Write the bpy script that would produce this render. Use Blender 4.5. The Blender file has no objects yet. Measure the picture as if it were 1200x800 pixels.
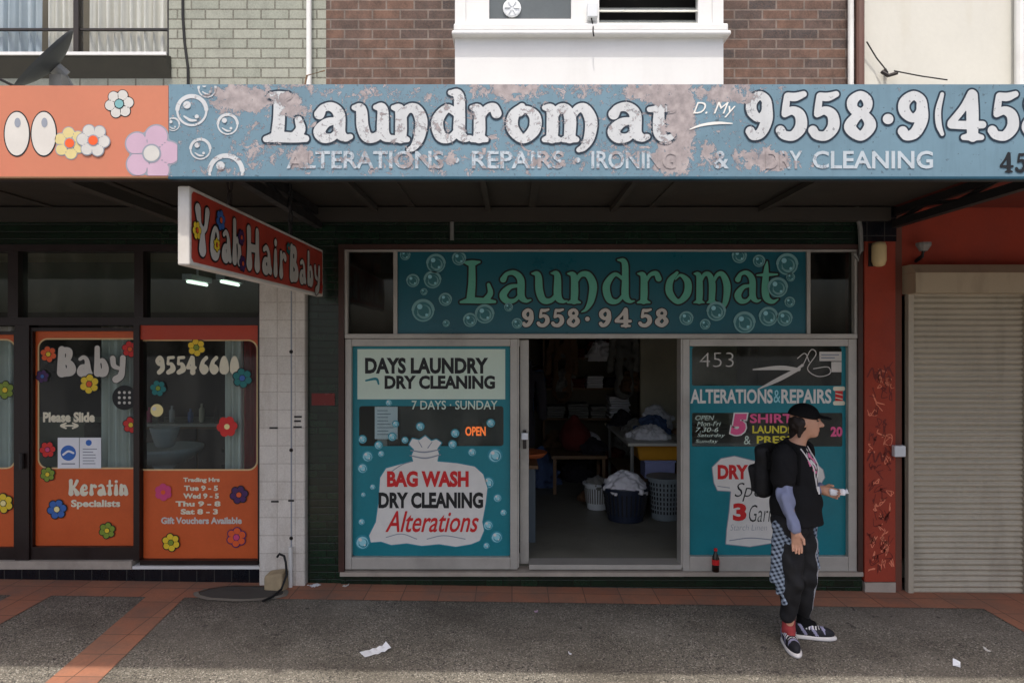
import bpy, bmesh, math, random
import numpy as np
from mathutils import Vector, Matrix
random.seed(7); rng = np.random.default_rng(11)
R = math.radians
scene = bpy.context.scene
COL = scene.collection

# ------------------------------------------------------------------ camera, sky, sun, exposure
CAM_Z = 2.10
cam = bpy.data.objects.new('camera', bpy.data.cameras.new('camera'))
COL.objects.link(cam)
cam.location = (0, 0, CAM_Z); cam.rotation_euler = (R(90), 0, 0)
cam.data.sensor_width = 36; cam.data.lens = 24.0
cam.data.clip_start = 0.05; cam.data.clip_end = 2000
scene.camera = cam
world = bpy.data.worlds.new('World'); scene.world = world; world.use_nodes = True
wn = world.node_tree; bg = wn.nodes['Background']
sky = wn.nodes.new('ShaderNodeTexSky'); sky.sky_type = 'NISHITA'; sky.sun_disc = False
SUN_EL, SUN_AZ = 69.3, 188.0           # elevation; compass azimuth measured from +Y towards +X
sky.sun_elevation = R(SUN_EL); sky.sun_rotation = R(SUN_AZ)
sky.air_density = 0.8; sky.dust_density = 6.0; sky.ozone_density = 1.0
wn.links.new(sky.outputs[0], bg.inputs[0]); bg.inputs[1].default_value = 0.15
sun = bpy.data.objects.new('sun', bpy.data.lights.new('sun', 'SUN')); COL.objects.link(sun)
sun.data.energy = 2.0; sun.data.angle = R(1.0); sun.data.color = (1.0, 0.95, 0.87)
sd = Vector((math.sin(R(SUN_AZ))*math.cos(R(SUN_EL)), math.cos(R(SUN_AZ))*math.cos(R(SUN_EL)), math.sin(R(SUN_EL))))
sun.rotation_euler = sd.to_track_quat('Z', 'Y').to_euler()
sun.location = (0, -5, 12)
vs = scene.view_settings
scene.display_settings.display_device = 'sRGB'
vs.view_transform = 'Standard'; vs.look = 'None'; vs.gamma = 1.0; vs.use_curve_mapping = False
vs.exposure = 0.74
scene.cycles.max_bounces = 8; scene.cycles.transparent_max_bounces = 16
scene.cycles.use_denoising = True

# ------------------------------------------------------------------ metres from the photo's measured planes
SW = 136.0; YW = 800/SW                 # shop wall plane
SF = 245.0; YF = 800/SF                 # awning fascia plane
def wx(p, s=SW): return (p-600)/s
def wz(p, s=SW): return CAM_Z+(400-p)/s
def gz(x): return -0.014*x              # the street falls gently to the right

# ------------------------------------------------------------------ materials
def lin(c):
    c = c/255.0
    return c/12.92 if c <= 0.04045 else ((c+0.055)/1.055)**2.4
def C(r, g, b): return (lin(r), lin(g), lin(b), 1)
MATS = {}
class NT:
    def __init__(s, name):
        s.m = bpy.data.materials.new(name); s.m.use_nodes = True
        s.t = s.m.node_tree; s.b = s.t.nodes['Principled BSDF']; s.out = s.t.nodes['Material Output']
    def n(s, typ, **kw):
        nd = s.t.nodes.new(typ)
        for k, v in kw.items(): setattr(nd, k, v)
        return nd
    def l(s, a, b): s.t.links.new(a, b)
    def setv(s, sock, v):
        if isinstance(v, bpy.types.NodeSocket): s.l(v, sock)
        else: sock.default_value = v
    def pos(s):
        g = s.n('ShaderNodeNewGeometry'); return g.outputs['Position']
    def noise(s, scale=5, detail=5, rough=.6, vec=None, stretch=None, dist=0):
        v = vec or s.pos()
        if stretch:
            mp = s.n('ShaderNodeMapping'); mp.inputs['Scale'].default_value = stretch; s.l(v, mp.inputs['Vector']); v = mp.outputs[0]
        nz = s.n('ShaderNodeTexNoise'); nz.inputs['Scale'].default_value = scale
        nz.inputs['Detail'].default_value = detail; nz.inputs['Roughness'].default_value = rough
        nz.inputs['Distortion'].default_value = dist
        s.l(v, nz.inputs['Vector']); return nz.outputs['Fac']
    def ramp(s, v, a, b, lo=0., hi=1.):
        m = s.n('ShaderNodeMapRange'); m.clamp = True
        s.setv(m.inputs[0], v); m.inputs[1].default_value = a; m.inputs[2].default_value = b
        m.inputs[3].default_value = lo; m.inputs[4].default_value = hi; return m.outputs[0]
    def math(s, op, a, b=0.):
        m = s.n('ShaderNodeMath', operation=op); s.setv(m.inputs[0], a); s.setv(m.inputs[1], b); return m.outputs[0]
    def mix(s, f, a, b, mode='MIX'):
        m = s.n('ShaderNodeMix', data_type='RGBA', blend_type=mode)
        s.setv(m.inputs[0], f); s.setv(m.inputs[6], a); s.setv(m.inputs[7], b); return m.outputs[2]
    def bump(s, h, strength=.3, dist=.01):
        b = s.n('ShaderNodeBump'); b.inputs['Strength'].default_value = strength; b.inputs['Distance'].default_value = dist
        s.l(h, b.inputs['Height']); s.l(b.outputs[0], s.b.inputs['Normal'])
    def fin(s, col, rough=.7, metal=0., spec=.5):
        s.setv(s.b.inputs['Base Color'], col); s.setv(s.b.inputs['Roughness'], rough)
        s.b.inputs['Metallic'].default_value = metal; s.b.inputs['Specular IOR Level'].default_value = spec
        return s.m
def mul(c, k): return (min(c[0]*k, 1), min(c[1]*k, 1), min(c[2]*k, 1), 1)
def paint(name, col, rough=.6, var=.18, scale=6, dirt=.25, dirtcol=(.09, .08, .065, 1), bump=.0, metal=0., spec=.4, streak=False):
    """worn paint: slow tone drift, fine speckle, dirt patches (and rain streaks where asked)"""
    if name in MATS: return MATS[name]
    t = NT(name)
    a = t.noise(scale, 5); b = t.noise(scale*14, 3)
    f = t.math('ADD', t.math('MULTIPLY', a, .7), t.math('MULTIPLY', b, .3))
    c = t.mix(t.ramp(f, .3, .7), mul(col, 1-var), mul(col, 1+var))
    if dirt > 0:
        d = t.noise(1.6, 5, .6, stretch=(2.2, 2.2, .5) if streak else None)
        c = t.mix(t.ramp(d, .5, .78, 0, dirt), c, dirtcol)
    if bump: t.bump(b, bump, .004)
    MATS[name] = t.fin(c, t.ramp(a, .3, .7, max(rough-.1, .05), min(rough+.1, 1)), metal, spec); return MATS[name]
def bricks(name, c1, c2, mortar, bw=.24, bh=.084, ms=.008, rough=.8, bump=.5, off=.5, dirt=.3, spec=.3, bias=0., tone=.35, dirtcol=(.05,.045,.04,1)):
    t = NT(name)
    sp = t.n('ShaderNodeSeparateXYZ'); t.l(t.pos(), sp.inputs[0])
    xy = t.math('ADD', sp.outputs[0], sp.outputs[1])
    cb = t.n('ShaderNodeCombineXYZ'); t.l(xy, cb.inputs[0]); t.l(sp.outputs[2], cb.inputs[1])
    br = t.n('ShaderNodeTexBrick'); t.l(cb.outputs[0], br.inputs['Vector'])
    br.offset = off
    br.inputs['Color1'].default_value = c1; br.inputs['Color2'].default_value = c2; br.inputs['Mortar'].default_value = mortar
    br.inputs['Scale'].default_value = 1; br.inputs['Mortar Size'].default_value = ms; br.inputs['Mortar Smooth'].default_value = .3
    br.inputs['Bias'].default_value = bias; br.inputs['Brick Width'].default_value = bw; br.inputs['Row Height'].default_value = bh
    nz = t.noise(9, 6); fine = t.noise(90, 3)
    c = t.mix(t.ramp(nz, .3, .7, 0, tone), br.outputs['Color'], (.01, .01, .01, 1), 'MIX')
    c = t.mix(t.ramp(fine, .35, .7, 0, .25), c, mul(c1, 1.6))
    d = t.noise(1.7, 8, .7, stretch=(3, 3, .8))
    c = t.mix(t.ramp(d, .5, .75, 0, dirt), c, dirtcol)
    h = t.math('ADD', t.math('MULTIPLY', br.outputs['Fac'], -1), t.math('MULTIPLY', fine, .25))
    t.bump(h, bump, .008)
    return t.fin(c, rough, 0, spec)

M = {}
M['brick_brown'] = bricks('brown_brick', C(118, 90, 76), C(74, 70, 70), C(134, 124, 116), tone=.6, dirt=.55, dirtcol=C(62, 58, 56))
M['brick_green'] = bricks('painted_brick', C(156, 158, 146), C(142, 146, 134), C(102, 100, 90), tone=.16, dirt=.25)
M['tile_green'] = bricks('green_glazed_tile', C(18, 44, 28), C(10, 28, 18), C(16, 18, 14), bw=.15, bh=.062, ms=.005, rough=.22, bump=.35, dirt=.5, spec=.5, dirtcol=C(40, 40, 32))
M['tile_black'] = bricks('black_glazed_tile', C(22, 24, 30), C(14, 16, 22), C(70, 70, 66), bw=.15, bh=.15, ms=.004, rough=.2, bump=.3, off=0, dirt=.35)
M['tile_white'] = bricks('white_wall_tile', C(214, 207, 198), C(204, 197, 188), C(176, 166, 156), bw=.152, bh=.152, ms=.004, rough=.3, bump=.25, off=0, tone=.08, dirt=.5, dirtcol=C(150, 134, 116))
M['render_white'] = paint('white_render', C(202, 200, 190), .85, .05, 2, .35, C(176, 166, 140), bump=.15, streak=True)
M['bay_white'] = paint('white_gloss_paint', C(216, 216, 214), .5, .03, 3, .18, C(170, 166, 158), streak=True)
M['red_wall'] = paint('red_wall_paint', C(158, 62, 42), .75, .14, 3, .4, C(90, 34, 24), bump=.2)
M['alu'] = paint('weathered_aluminium', C(176, 172, 164), .45, .1, 7, .45, C(92, 86, 76), metal=.15)
M['bronze'] = paint('brown_timber_frame', C(66, 42, 34), .5, .2, 8, .3)
M['darkframe'] = paint('dark_shopfront_frame', C(36, 24, 22), .4, .2, 8, .3, C(60, 50, 44))
M['steel_dark'] = paint('dark_steel', C(38, 36, 36), .55, .2, 9, .4, C(70, 52, 40))
M['steel_grey'] = paint('galvanised_steel', C(136, 136, 132), .5, .15, 12, .35, C(80, 72, 62), metal=.3)
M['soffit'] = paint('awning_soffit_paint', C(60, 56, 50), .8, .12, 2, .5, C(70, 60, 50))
M['roofsheet'] = paint('awning_roof_sheet', C(140, 140, 136), .5, .15, 3, .5, C(84, 66, 50), metal=.3)
M['shutter'] = paint('beige_shutter', C(178, 170, 152), .5, .09, 2.5, .6, C(112, 100, 84), streak=True)
M['shutter_box'] = paint('beige_shutter_box', C(178, 164, 138), .55, .06, 4, .5, C(110, 92, 70), streak=True)
M['pvc'] = paint('white_pipe', C(222, 222, 218), .4, .04, 5, .3, C(140, 132, 120))
M['brownpipe'] = paint('brown_pipe', C(104, 74, 64), .5, .1, 5, .3)
M['rubber'] = paint('black_rubber', C(24, 24, 25), .6, .2, 20, .2)
M['concrete'] = paint('pale_concrete', C(168, 158, 146), .9, .15, 8, .5, C(86, 78, 70), bump=.3)
M['curtain'] = paint('white_curtain', C(214, 212, 204), .9, .04, 5, .15, C(150, 150, 150))
M['curtain_blue'] = paint('blue_curtain', C(172, 184, 192), .9, .04, 5, .15, C(130, 140, 150))
M['curtain_red'] = paint('red_curtain', C(150, 34, 44), .9, .1, 5, .15)
M['plaster_dark'] = paint('interior_plaster', C(112, 104, 88), .9, .15, 2, .4)
M['plaster_cream'] = paint('cream_panel', C(196, 188, 164), .8, .06, 2, .3)
M['salonwall'] = paint('salon_wall', C(120, 122, 110), .9, .1, 2, .3)
M['intfloor'] = paint('worn_vinyl_floor', C(128, 126, 114), .5, .18, 4, .5, C(60, 56, 48))
M['white'] = paint('white_sign_paint', C(222, 220, 214), .55, .06, 10, .1, C(160, 150, 140))
M['offwhite'] = paint('cream_sign_paint', C(226, 220, 196), .55, .06, 10, .2, C(150, 140, 120))
M['black'] = paint('black_sign_paint', C(22, 24, 26), .5, .15, 10, 0)
M['signred'] = paint('red_sign_paint', C(206, 34, 36), .5, .08, 10, .1)
M['teal'] = paint('teal_sign_paint', C(16, 122, 134), .4, .1, 3, .25, C(0, 90, 104))
M['tealdark'] = paint('dark_teal_sign_paint', C(12, 104, 116), .4, .08, 3, .25, C(6, 60, 70))
M['palegreen'] = paint('pale_green_board', C(206, 224, 208), .5, .04, 3, .2, C(160, 176, 160))
M['jade'] = paint('jade_sign_paint', C(100, 180, 156), .45, .1, 12, .2, C(40, 120, 110))
M['orange'] = paint('orange_vinyl', C(204, 92, 42), .45, .09, 3, .35, C(160, 56, 14))
M['redorange'] = paint('red_orange_rail', C(186, 66, 40), .45, .06, 3, .2, C(140, 40, 20))
M['bubble'] = paint('bubble_paint', C(150, 210, 220), .4, .05, 10, 0)
M['bubbledk'] = paint('bubble_shade_paint', C(44, 140, 158), .4, .05, 10, 0)
M['bubblegrey'] = paint('bubble_grey_paint', C(120, 170, 172), .4, .08, 10, 0)
M['fl_yellow'] = paint('flower_yellow', C(232, 200, 50), .5, .05, 10, .1)
M['fl_cream'] = paint('flower_cream', C(244, 228, 160), .5, .05, 10, .1)
M['fl_red'] = paint('flower_red', C(208, 44, 40), .5, .05, 10, .1)
M['fl_blue'] = paint('flower_blue', C(60, 104, 176), .5, .05, 10, .1)
M['fl_teal'] = paint('flower_teal', C(30, 120, 120), .5, .05, 10, .1)
M['fl_purple'] = paint('flower_purple', C(70, 34, 90), .5, .05, 10, .1)
M['fl_pink'] = paint('flower_pink', C(206, 70, 120), .5, .05, 10, .1)
M['fl_orange'] = paint('flower_orange', C(224, 92, 40), .5, .05, 10, .1)
M['fl_green'] = paint('flower_green', C(128, 150, 50), .5, .05, 10, .1)
M['pinkpaint'] = paint('pink_sign_paint', C(226, 92, 140), .5, .05, 10, .1)
M['yellowpaint'] = paint('yellow_sign_paint', C(214, 202, 60), .5, .05, 10, .1)
M['thinline'] = paint('pale_outline', C(220, 190, 140), .5, .05, 10, .1)
M['paper'] = paint('white_paper', C(232, 234, 238), .8, .03, 8, .08, C(190, 190, 190))
M['paperblue'] = paint('blue_print', C(60, 110, 190), .7, .05, 8, 0)
M['greyprint'] = paint('grey_print', C(140, 146, 156), .7, .05, 30, 0)
M['signred_face'] = paint('red_lightbox_face', C(186, 68, 52), .4, .1, 3, .3, C(110, 34, 26))
M['lightbox'] = paint('lightbox_white_edge', C(222, 218, 210), .5, .05, 5, .4, C(140, 128, 112))
M['signgrey'] = paint('grey_white_letter', C(206, 202, 194), .5, .05, 9, .25, C(140, 130, 124))
M['graffiti'] = paint('graffiti_ink', C(112, 38, 28), .6, .1, 9, 0)
M['graffiti_pale'] = paint('graffiti_scratch', C(226, 130, 100), .7, .1, 9, 0)
M['basket_navy'] = paint('navy_plastic', C(36, 44, 62), .45, .1, 9, .1)
M['basket_white'] = paint('white_plastic', C(216, 220, 222), .4, .04, 9, .1)
M['basket_grey'] = paint('grey_plastic', C(122, 132, 136), .45, .08, 9, .1)
M['tubyellow'] = paint('yellow_plastic', C(212, 150, 40), .4, .06, 9, .1)
M['lilac'] = paint('lilac_plastic', C(160, 164, 206), .5, .06, 9, .1)
M['tabletop'] = paint('worn_tabletop', C(196, 194, 184), .35, .06, 5, .25, C(130, 124, 110))
M['darkcloth'] = paint('dark_cloth', C(40, 36, 42), .9, .3, 5, .1)
M['redcloth'] = paint('red_cloth', C(92, 32, 28), .9, .2, 5, .1)
M['whitecloth'] = paint('white_cloth', C(224, 222, 226), .9, .05, 9, .0)
M['bluecloth'] = paint('blue_cloth', C(74, 92, 128), .9, .2, 5, .1)
M['browncloth'] = paint('brown_cloth', C(112, 84, 60), .9, .2, 5, .1)
M['greycloth'] = paint('grey_cloth', C(128, 126, 120), .9, .2, 5, .1)
M['laminate'] = paint('grey_laminate', C(84, 96, 104), .5, .08, 4, .2)
M['timber'] = paint('shelf_timber', C(116, 88, 60), .6, .2, 6, .2)
M['cola'] = paint('cola_liquid', C(26, 12, 9), .15, .1, 9, 0, spec=.6)
M['dish'] = paint('satellite_dish_grey', C(62, 66, 68), .55, .1, 6, .3)
M['lamp_beige'] = paint('yellowed_plastic', C(214, 192, 142), .5, .06, 6, .3, C(150, 120, 80))
M['louvre'] = paint('louvre_glass', C(86, 92, 92), .15, .1, 3, .1, spec=.6)
def glass(name, tint=(.82, .88, .88, 1), ior=1.42):
    t = NT(name); t.t.nodes.remove(t.b)
    tr = t.n('ShaderNodeBsdfTransparent'); tr.inputs[0].default_value = tint
    gl = t.n('ShaderNodeBsdfGlossy'); gl.inputs['Roughness'].default_value = .03; gl.inputs['Color'].default_value = (.9, .95, .95, 1)
    fr = t.n('ShaderNodeFresnel'); fr.inputs['IOR'].default_value = ior
    mx = t.n('ShaderNodeMixShader'); gm_ = t.n('ShaderNodeNewGeometry'); t.l(t.math('MULTIPLY', fr.outputs[0], t.math('SUBTRACT', 1.0, gm_.outputs['Backfacing'])), mx.inputs[0]); t.l(tr.outputs[0], mx.inputs[1]); t.l(gl.outputs[0], mx.inputs[2])
    df = t.n('ShaderNodeBsdfDiffuse'); df.inputs[0].default_value = C(170, 166, 156); m2 = t.n('ShaderNodeMixShader'); t.l(t.ramp(t.noise(2.2, 7, .7, stretch=(1.6, 1.6, .7)), .42, .75, .0, .085), m2.inputs[0]); t.l(mx.outputs[0], m2.inputs[1]); t.l(df.outputs[0], m2.inputs[2])
    t.l(m2.outputs[0], t.out.inputs[0]); return t.m
M['glass'] = glass('shop_glass'); M['glass_dark'] = glass('tinted_glass', (.45, .45, .42, 1)); M['glass_up'] = glass('window_glass', (.96, .97, .97, 1), 1.25)
def emit(name, col, st):
    t = NT(name); t.b.inputs['Emission Color'].default_value = col; t.b.inputs['Emission Strength'].default_value = st
    t.b.inputs['Base Color'].default_value = col; return t.m
M['tubelight'] = emit('lit_tube', (.85, 1, .8, 1), 1.2)
M['neon'] = emit('orange_neon', (1, .22, .04, 1), .25)
# exposed aggregate footpath, terracotta pavers, asphalt
t = NT('exposed_aggregate')
vo = t.n('ShaderNodeTexVoronoi'); vo.inputs['Scale'].default_value = 120; t.l(t.pos(), vo.inputs['Vector'])
sp = t.n('ShaderNodeSeparateColor'); t.l(vo.outputs['Color'], sp.inputs[0])
c = t.mix(t.ramp(sp.outputs[0], 0, 1), C(100, 96, 88), C(142, 136, 124))
c = t.mix(t.ramp(sp.outputs[1], .86, .9), c, C(176, 170, 158)); c = t.mix(t.ramp(sp.outputs[2], .86, .9), c, C(52, 51, 50))
c = t.mix(t.ramp(vo.outputs['Distance'], .3, .75, 0, .4), c, C(78, 74, 68))
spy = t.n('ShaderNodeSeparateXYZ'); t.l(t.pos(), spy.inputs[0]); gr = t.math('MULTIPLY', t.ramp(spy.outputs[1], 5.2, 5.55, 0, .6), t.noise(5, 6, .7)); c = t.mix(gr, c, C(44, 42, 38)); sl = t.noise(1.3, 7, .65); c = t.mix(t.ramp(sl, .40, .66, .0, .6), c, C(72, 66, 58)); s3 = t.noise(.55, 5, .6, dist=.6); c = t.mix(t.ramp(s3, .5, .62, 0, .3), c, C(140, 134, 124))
sp2 = t.noise(17, 2, .4); c = t.mix(t.ramp(sp2, .715, .73, 0, .6), c, C(34, 33, 33))
t.bump(t.math('MULTIPLY', vo.outputs['Distance'], -1), .5, .006); M['aggregate'] = t.fin(c, .85, 0, .3)
t = NT('terracotta_paver')
sp = t.n('ShaderNodeSeparateXYZ'); t.l(t.pos(), sp.inputs[0]); 
br = t.n('ShaderNodeTexBrick'); t.l(t.pos(), br.inputs['Vector']); br.offset = 0
br.inputs['Color1'].default_value = C(172, 118, 92); br.inputs['Color2'].default_value = C(156, 104, 82); br.inputs['Mortar'].default_value = C(96, 72, 58)
br.inputs['Scale'].default_value = 1; br.inputs['Mortar Size'].default_value = .004; br.inputs['Brick Width'].default_value = .30; br.inputs['Row Height'].default_value = .30
c = t.mix(t.ramp(t.noise(60, 4), .4, .75, 0, .35), br.outputs['Color'], C(120, 80, 62))
c = t.mix(t.ramp(t.noise(2.4, 7, .7), .4, .72, 0, .75), c, C(112, 98, 88))
t.bump(br.outputs['Fac'], -.3, .004); M['terracotta'] = t.fin(c, .8, 0, .3)
M['asphalt'] = paint('asphalt', C(104, 103, 101), .9, .2, 5, .3, bump=.4); M['kerbstone'] = paint('kerb_concrete', C(150, 146, 138), .9, .12, 5, .4, bump=.3)

# peeling fascia paint: one mask in metres on the board, shared by the blue field and its lettering
PEEL = [(283,116,40,17,1.0),(340,118,16,9,.95),(345,130,14,9,.9),(335,100,44,6,.6),(420,108,60,8,.55),(520,116,40,10,.45),(600,106,50,12,.75),(690,104,40,9,.55),(798,128,16,32,1.25),(772,112,18,12,1.05),(776,150,8,14,.8),(785,188,22,16,1.05),(560,150,420,70,.34),(230,150,60,70,.2),(800,160,14,40,.9),(770,108,42,12,.9),(850,110,40,12,.85),(830,180,10,18,.75),(866,187,10,16,.6),(900,188,26,13,1.05),(940,190,40,10,.5),(352,185,14,14,.9),(300,178,40,20,.5),(520,186,34,16,.45),(640,190,40,14,.48),(730,185,30,14,.4),(1000,105,220,7,.4),(500,150,26,24,.35),(665,150,30,16,.28),(470,190,40,14,.4),(760,165,16,20,.5),(250,200,60,8,.4),(560,200,200,7,.35)]
def peel(nt, hold=0.):
    pos = nt.pos(); sp = nt.n('ShaderNodeSeparateXYZ'); nt.l(pos, sp.inputs[0])
    acc = None
    for (px, py, rx, ry, k) in PEEL:
        dx = nt.math('MULTIPLY', nt.math('SUBTRACT', sp.outputs[0], wx(px, SF)), SF/rx)
        dz = nt.math('MULTIPLY', nt.math('SUBTRACT', sp.outputs[2], wz(py, SF)), SF/ry)
        d = nt.math('ADD', nt.math('MULTIPLY', dx, dx), nt.math('MULTIPLY', dz, dz))
        g = nt.ramp(d, 0, 2.2, k*.27, 0)
        acc = g if acc is None else nt.math('MAXIMUM', acc, g)
    lf = nt.ramp(sp.outputs[0], wx(880, SF), wx(1010, SF), 0, -.07)
    n1 = nt.noise(19, 10, .78, dist=.7); n2 = nt.noise(60, 4, .7)
    v = nt.math('ADD', nt.math('ADD', nt.math('ADD', nt.math('MULTIPLY', n1, .82), nt.math('MULTIPLY', n2, .24)), acc), nt.math('SUBTRACT', lf, hold))
    core = nt.ramp(v, .668, .676); rim = nt.ramp(v, .652, .662)
    return core, rim
def peeling(name, col, rimcol, var=.1, hold=0.):
    nt = NT(name); core, rim = peel(nt, hold)
    f = nt.noise(5, 5); base = nt.mix(nt.ramp(f, .3, .7), mul(col, 1-var), mul(col, 1+var))
    st = nt.noise(3, 7, .7, stretch=(9, 1, .7)); base = nt.mix(nt.ramp(st, .5, .75, 0, .35), base, mul(col, .6))
    sc_ = nt.noise(48, 3, .6); base = nt.mix(nt.ramp(sc_, .66, .69, 0, .7), base, C(52, 58, 64)); fd = nt.noise(1.4, 6, .7); base = nt.mix(nt.ramp(fd, .35, .7, 0, .4), base, mul(col, 1.35))
    under = nt.mix(nt.ramp(nt.noise(22, 6), .35, .65), C(172, 162, 160), C(138, 130, 130))
    c = nt.mix(rim, base, rimcol); c = nt.mix(core, c, under)
    nt.bump(core, -.5, .004)
    return nt.fin(c, .6, 0, .35)
M['fascia_blue'] = peeling('peeling_blue_paint', C(102, 130, 144), C(52, 74, 94))
M['fascia_white'] = peeling('peeling_white_lettering', C(188, 191, 192), C(84, 94, 104), .07, .015)
M['fascia_faint'] = peeling('faded_white_lettering', C(172, 182, 188), C(100, 130, 150), .1, -.04)
M['fascia_dark'] = peeling('peeling_dark_outline', C(24, 40, 54), C(60, 80, 96), .1, .03)
M['fascia_orange'] = paint('faded_orange_fascia', C(190, 118, 90), .55, .05, 2.5, .28, C(206, 110, 90), streak=True)
M['dullwhite'] = paint('weathered_white_paint', C(196, 194, 188), .55, .08, 12, .25, C(150, 140, 130)); M['dullcream'] = paint('weathered_cream_paint', C(206, 190, 132), .55, .08, 12, .25, C(160, 140, 110)); M['redoxide'] = paint('red_lining_board', C(120, 48, 34), .8, .15, 2, .5, C(60, 34, 28))
M['lilacpetal'] = paint('lilac_petal', C(188, 160, 178), .55, .05, 9, .15)
M['fasciatrim'] = paint('teal_fascia_trim', C(20, 66, 84), .5, .15, 5, .3)

# ------------------------------------------------------------------ objects
WL = {}
def link(o, parent=None):
    COL.objects.link(o)
    if parent is not None:
        o.parent = parent; o.matrix_parent_inverse = Matrix.Translation(-WL.get(parent, Vector((0, 0, 0))))
def tag(o, label, cat, group=None, kind='thing'):
    o['label'] = label; o['category'] = cat; o['kind'] = kind
    if group: o['group'] = group
    return o
def thing(name, label, cat, loc=(0, 0, 0), group=None):
    o = bpy.data.objects.new(name, None); o.empty_display_size = .1; COL.objects.link(o)
    o.location = loc; WL[o] = Vector(loc); return tag(o, label, cat, group)
def struct(o): o['kind'] = 'structure'; return o
def mesh_obj(name, verts, faces, mats, parent=None, midx=None, smooth=False):
    me = bpy.data.meshes.new(name); me.from_pydata([tuple(v) for v in verts], [], [tuple(f) for f in faces])
    for m in (mats if isinstance(mats, (list, tuple)) else [mats]): me.materials.append(m)
    if midx is not None: me.polygons.foreach_set('material_index', np.array(midx, dtype=np.int32))
    if smooth: me.polygons.foreach_set('use_smooth', np.ones(len(me.polygons), dtype=bool))
    me.update(); o = bpy.data.objects.new(name, me); link(o, parent); return o
class MB:
    def __init__(s): s.v = []; s.f = []; s.sm = False
    def add(s, v, f):
        n = len(s.v); s.v += [tuple(p) for p in v]; s.f += [tuple(i+n for i in q) for q in f]; return s
    def box(s, x0, x1, y0, y1, z0, z1):
        if x0 > x1: x0, x1 = x1, x0
        if z0 > z1: z0, z1 = z1, z0
        if y0 > y1: y0, y1 = y1, y0
        return s.add([(x0,y0,z0),(x1,y0,z0),(x1,y1,z0),(x0,y1,z0),(x0,y0,z1),(x1,y0,z1),(x1,y1,z1),(x0,y1,z1)],
                     [(0,3,2,1),(4,5,6,7),(0,1,5,4),(1,2,6,5),(2,3,7,6),(3,0,4,7)])
    def pbox(s, p0, p1, q0, q1, y0, y1, sc=SW):      # photo-measured rectangle on the wall plane, given depth range
        return s.box(wx(p0, sc), wx(p1, sc), y0, y1, wz(q0, sc), wz(q1, sc))
    def frame(s, x0, x1, z0, z1, w, y0, y1, wt=None, wb=None):
        wt = w if wt is None else wt; wb = w if wb is None else wb
        s.box(x0, x0+w, y0, y1, z0, z1); s.box(x1-w, x1, y0, y1, z0, z1)
        s.box(x0+w, x1-w, y0+.002, y1-.002, z1-wt, z1); s.box(x0+w, x1-w, y0+.002, y1-.002, z0, z0+wb); return s
    def tube(s, pts, r, n=8, r2=None, cap=True):
        pts = [Vector(p) for p in pts]; rings = []
        for i, p in enumerate(pts):
            d = (pts[min(i+1, len(pts)-1)]-pts[max(i-1, 0)]).normalized()
            up = Vector((0, 0, 1)) if abs(d.z) < .9 else Vector((1, 0, 0))
            a = d.cross(up).normalized(); b = d.cross(a)
            rr = r if r2 is None else r+(r2-r)*i/max(len(pts)-1, 1)
            rings.append([p+(a*math.cos(2*math.pi*k/n)+b*math.sin(2*math.pi*k/n))*rr for k in range(n)])
        v = [q for g in rings for q in g]; f = []
        for i in range(len(pts)-1):
            for k in range(n):
                f.append((i*n+k, i*n+(k+1) % n, (i+1)*n+(k+1) % n, (i+1)*n+k))
        if cap: f += [tuple(range(n))[::-1], tuple((len(pts)-1)*n+k for k in range(n))]
        return s.add(v, f)
    def lathe(s, prof, c, n=24, sx=1, sy=1):
        v = []; f = []
        for (r, z) in prof: v += [(c[0]+r*sx*math.cos(2*math.pi*k/n), c[1]+r*sy*math.sin(2*math.pi*k/n), c[2]+z) for k in range(n)]
        for i in range(len(prof)-1):
            for k in range(n): f.append((i*n+k, i*n+(k+1) % n, (i+1)*n+(k+1) % n, (i+1)*n+k))
        f += [tuple(range(n))[::-1], tuple((len(prof)-1)*n+k for k in range(n))]
        return s.add(v, f)
    def build(s, name, mat, parent=None, bevel=0, smooth=False):
        o = mesh_obj(name, s.v, s.f, mat, parent, smooth=smooth)
        if bevel:
            b = o.modifiers.new('edge', 'BEVEL'); b.width = bevel; b.segments = 2; b.limit_method = 'ANGLE'
        return o

# ------------------------------------------------------------------ flat painted shapes from 2-D distance fields
def contour(F, xs, ys):
    """filled polygons where F<0 on a regular grid"""
    V = []; Fc = []
    ins = F < 0
    full = ins[:-1, :-1] & ins[1:, :-1] & ins[:-1, 1:] & ins[1:, 1:]
    anyc = ins[:-1, :-1] | ins[1:, :-1] | ins[:-1, 1:] | ins[1:, 1:]
    for j in range(full.shape[0]):
        row = np.concatenate(([0], full[j].astype(np.int8), [0])); d = np.diff(row)
        for a, b in zip(np.where(d == 1)[0], np.where(d == -1)[0]):
            n = len(V); V += [(xs[a], ys[j]), (xs[b], ys[j]), (xs[b], ys[j+1]), (xs[a], ys[j+1])]; Fc.append((n, n+1, n+2, n+3))
    for j, i in zip(*np.where(anyc & ~full)):
        cs = [(i, j), (i+1, j), (i+1, j+1), (i, j+1)]; poly = []
        for k in range(4):
            (a, b), (c2, d2) = cs[k], cs[(k+1) % 4]
            fa, fb = F[b, a], F[d2, c2]
            if fa < 0: poly.append((xs[a], ys[b]))
            if (fa < 0) != (fb < 0):
                t_ = fa/(fa-fb); poly.append((xs[a]+(xs[c2]-xs[a])*t_, ys[b]+(ys[d2]-ys[b])*t_))
        if len(poly) >= 3:
            n = len(V); V += poly; Fc.append(tuple(range(n, n+len(poly))))
    return V, Fc
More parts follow.
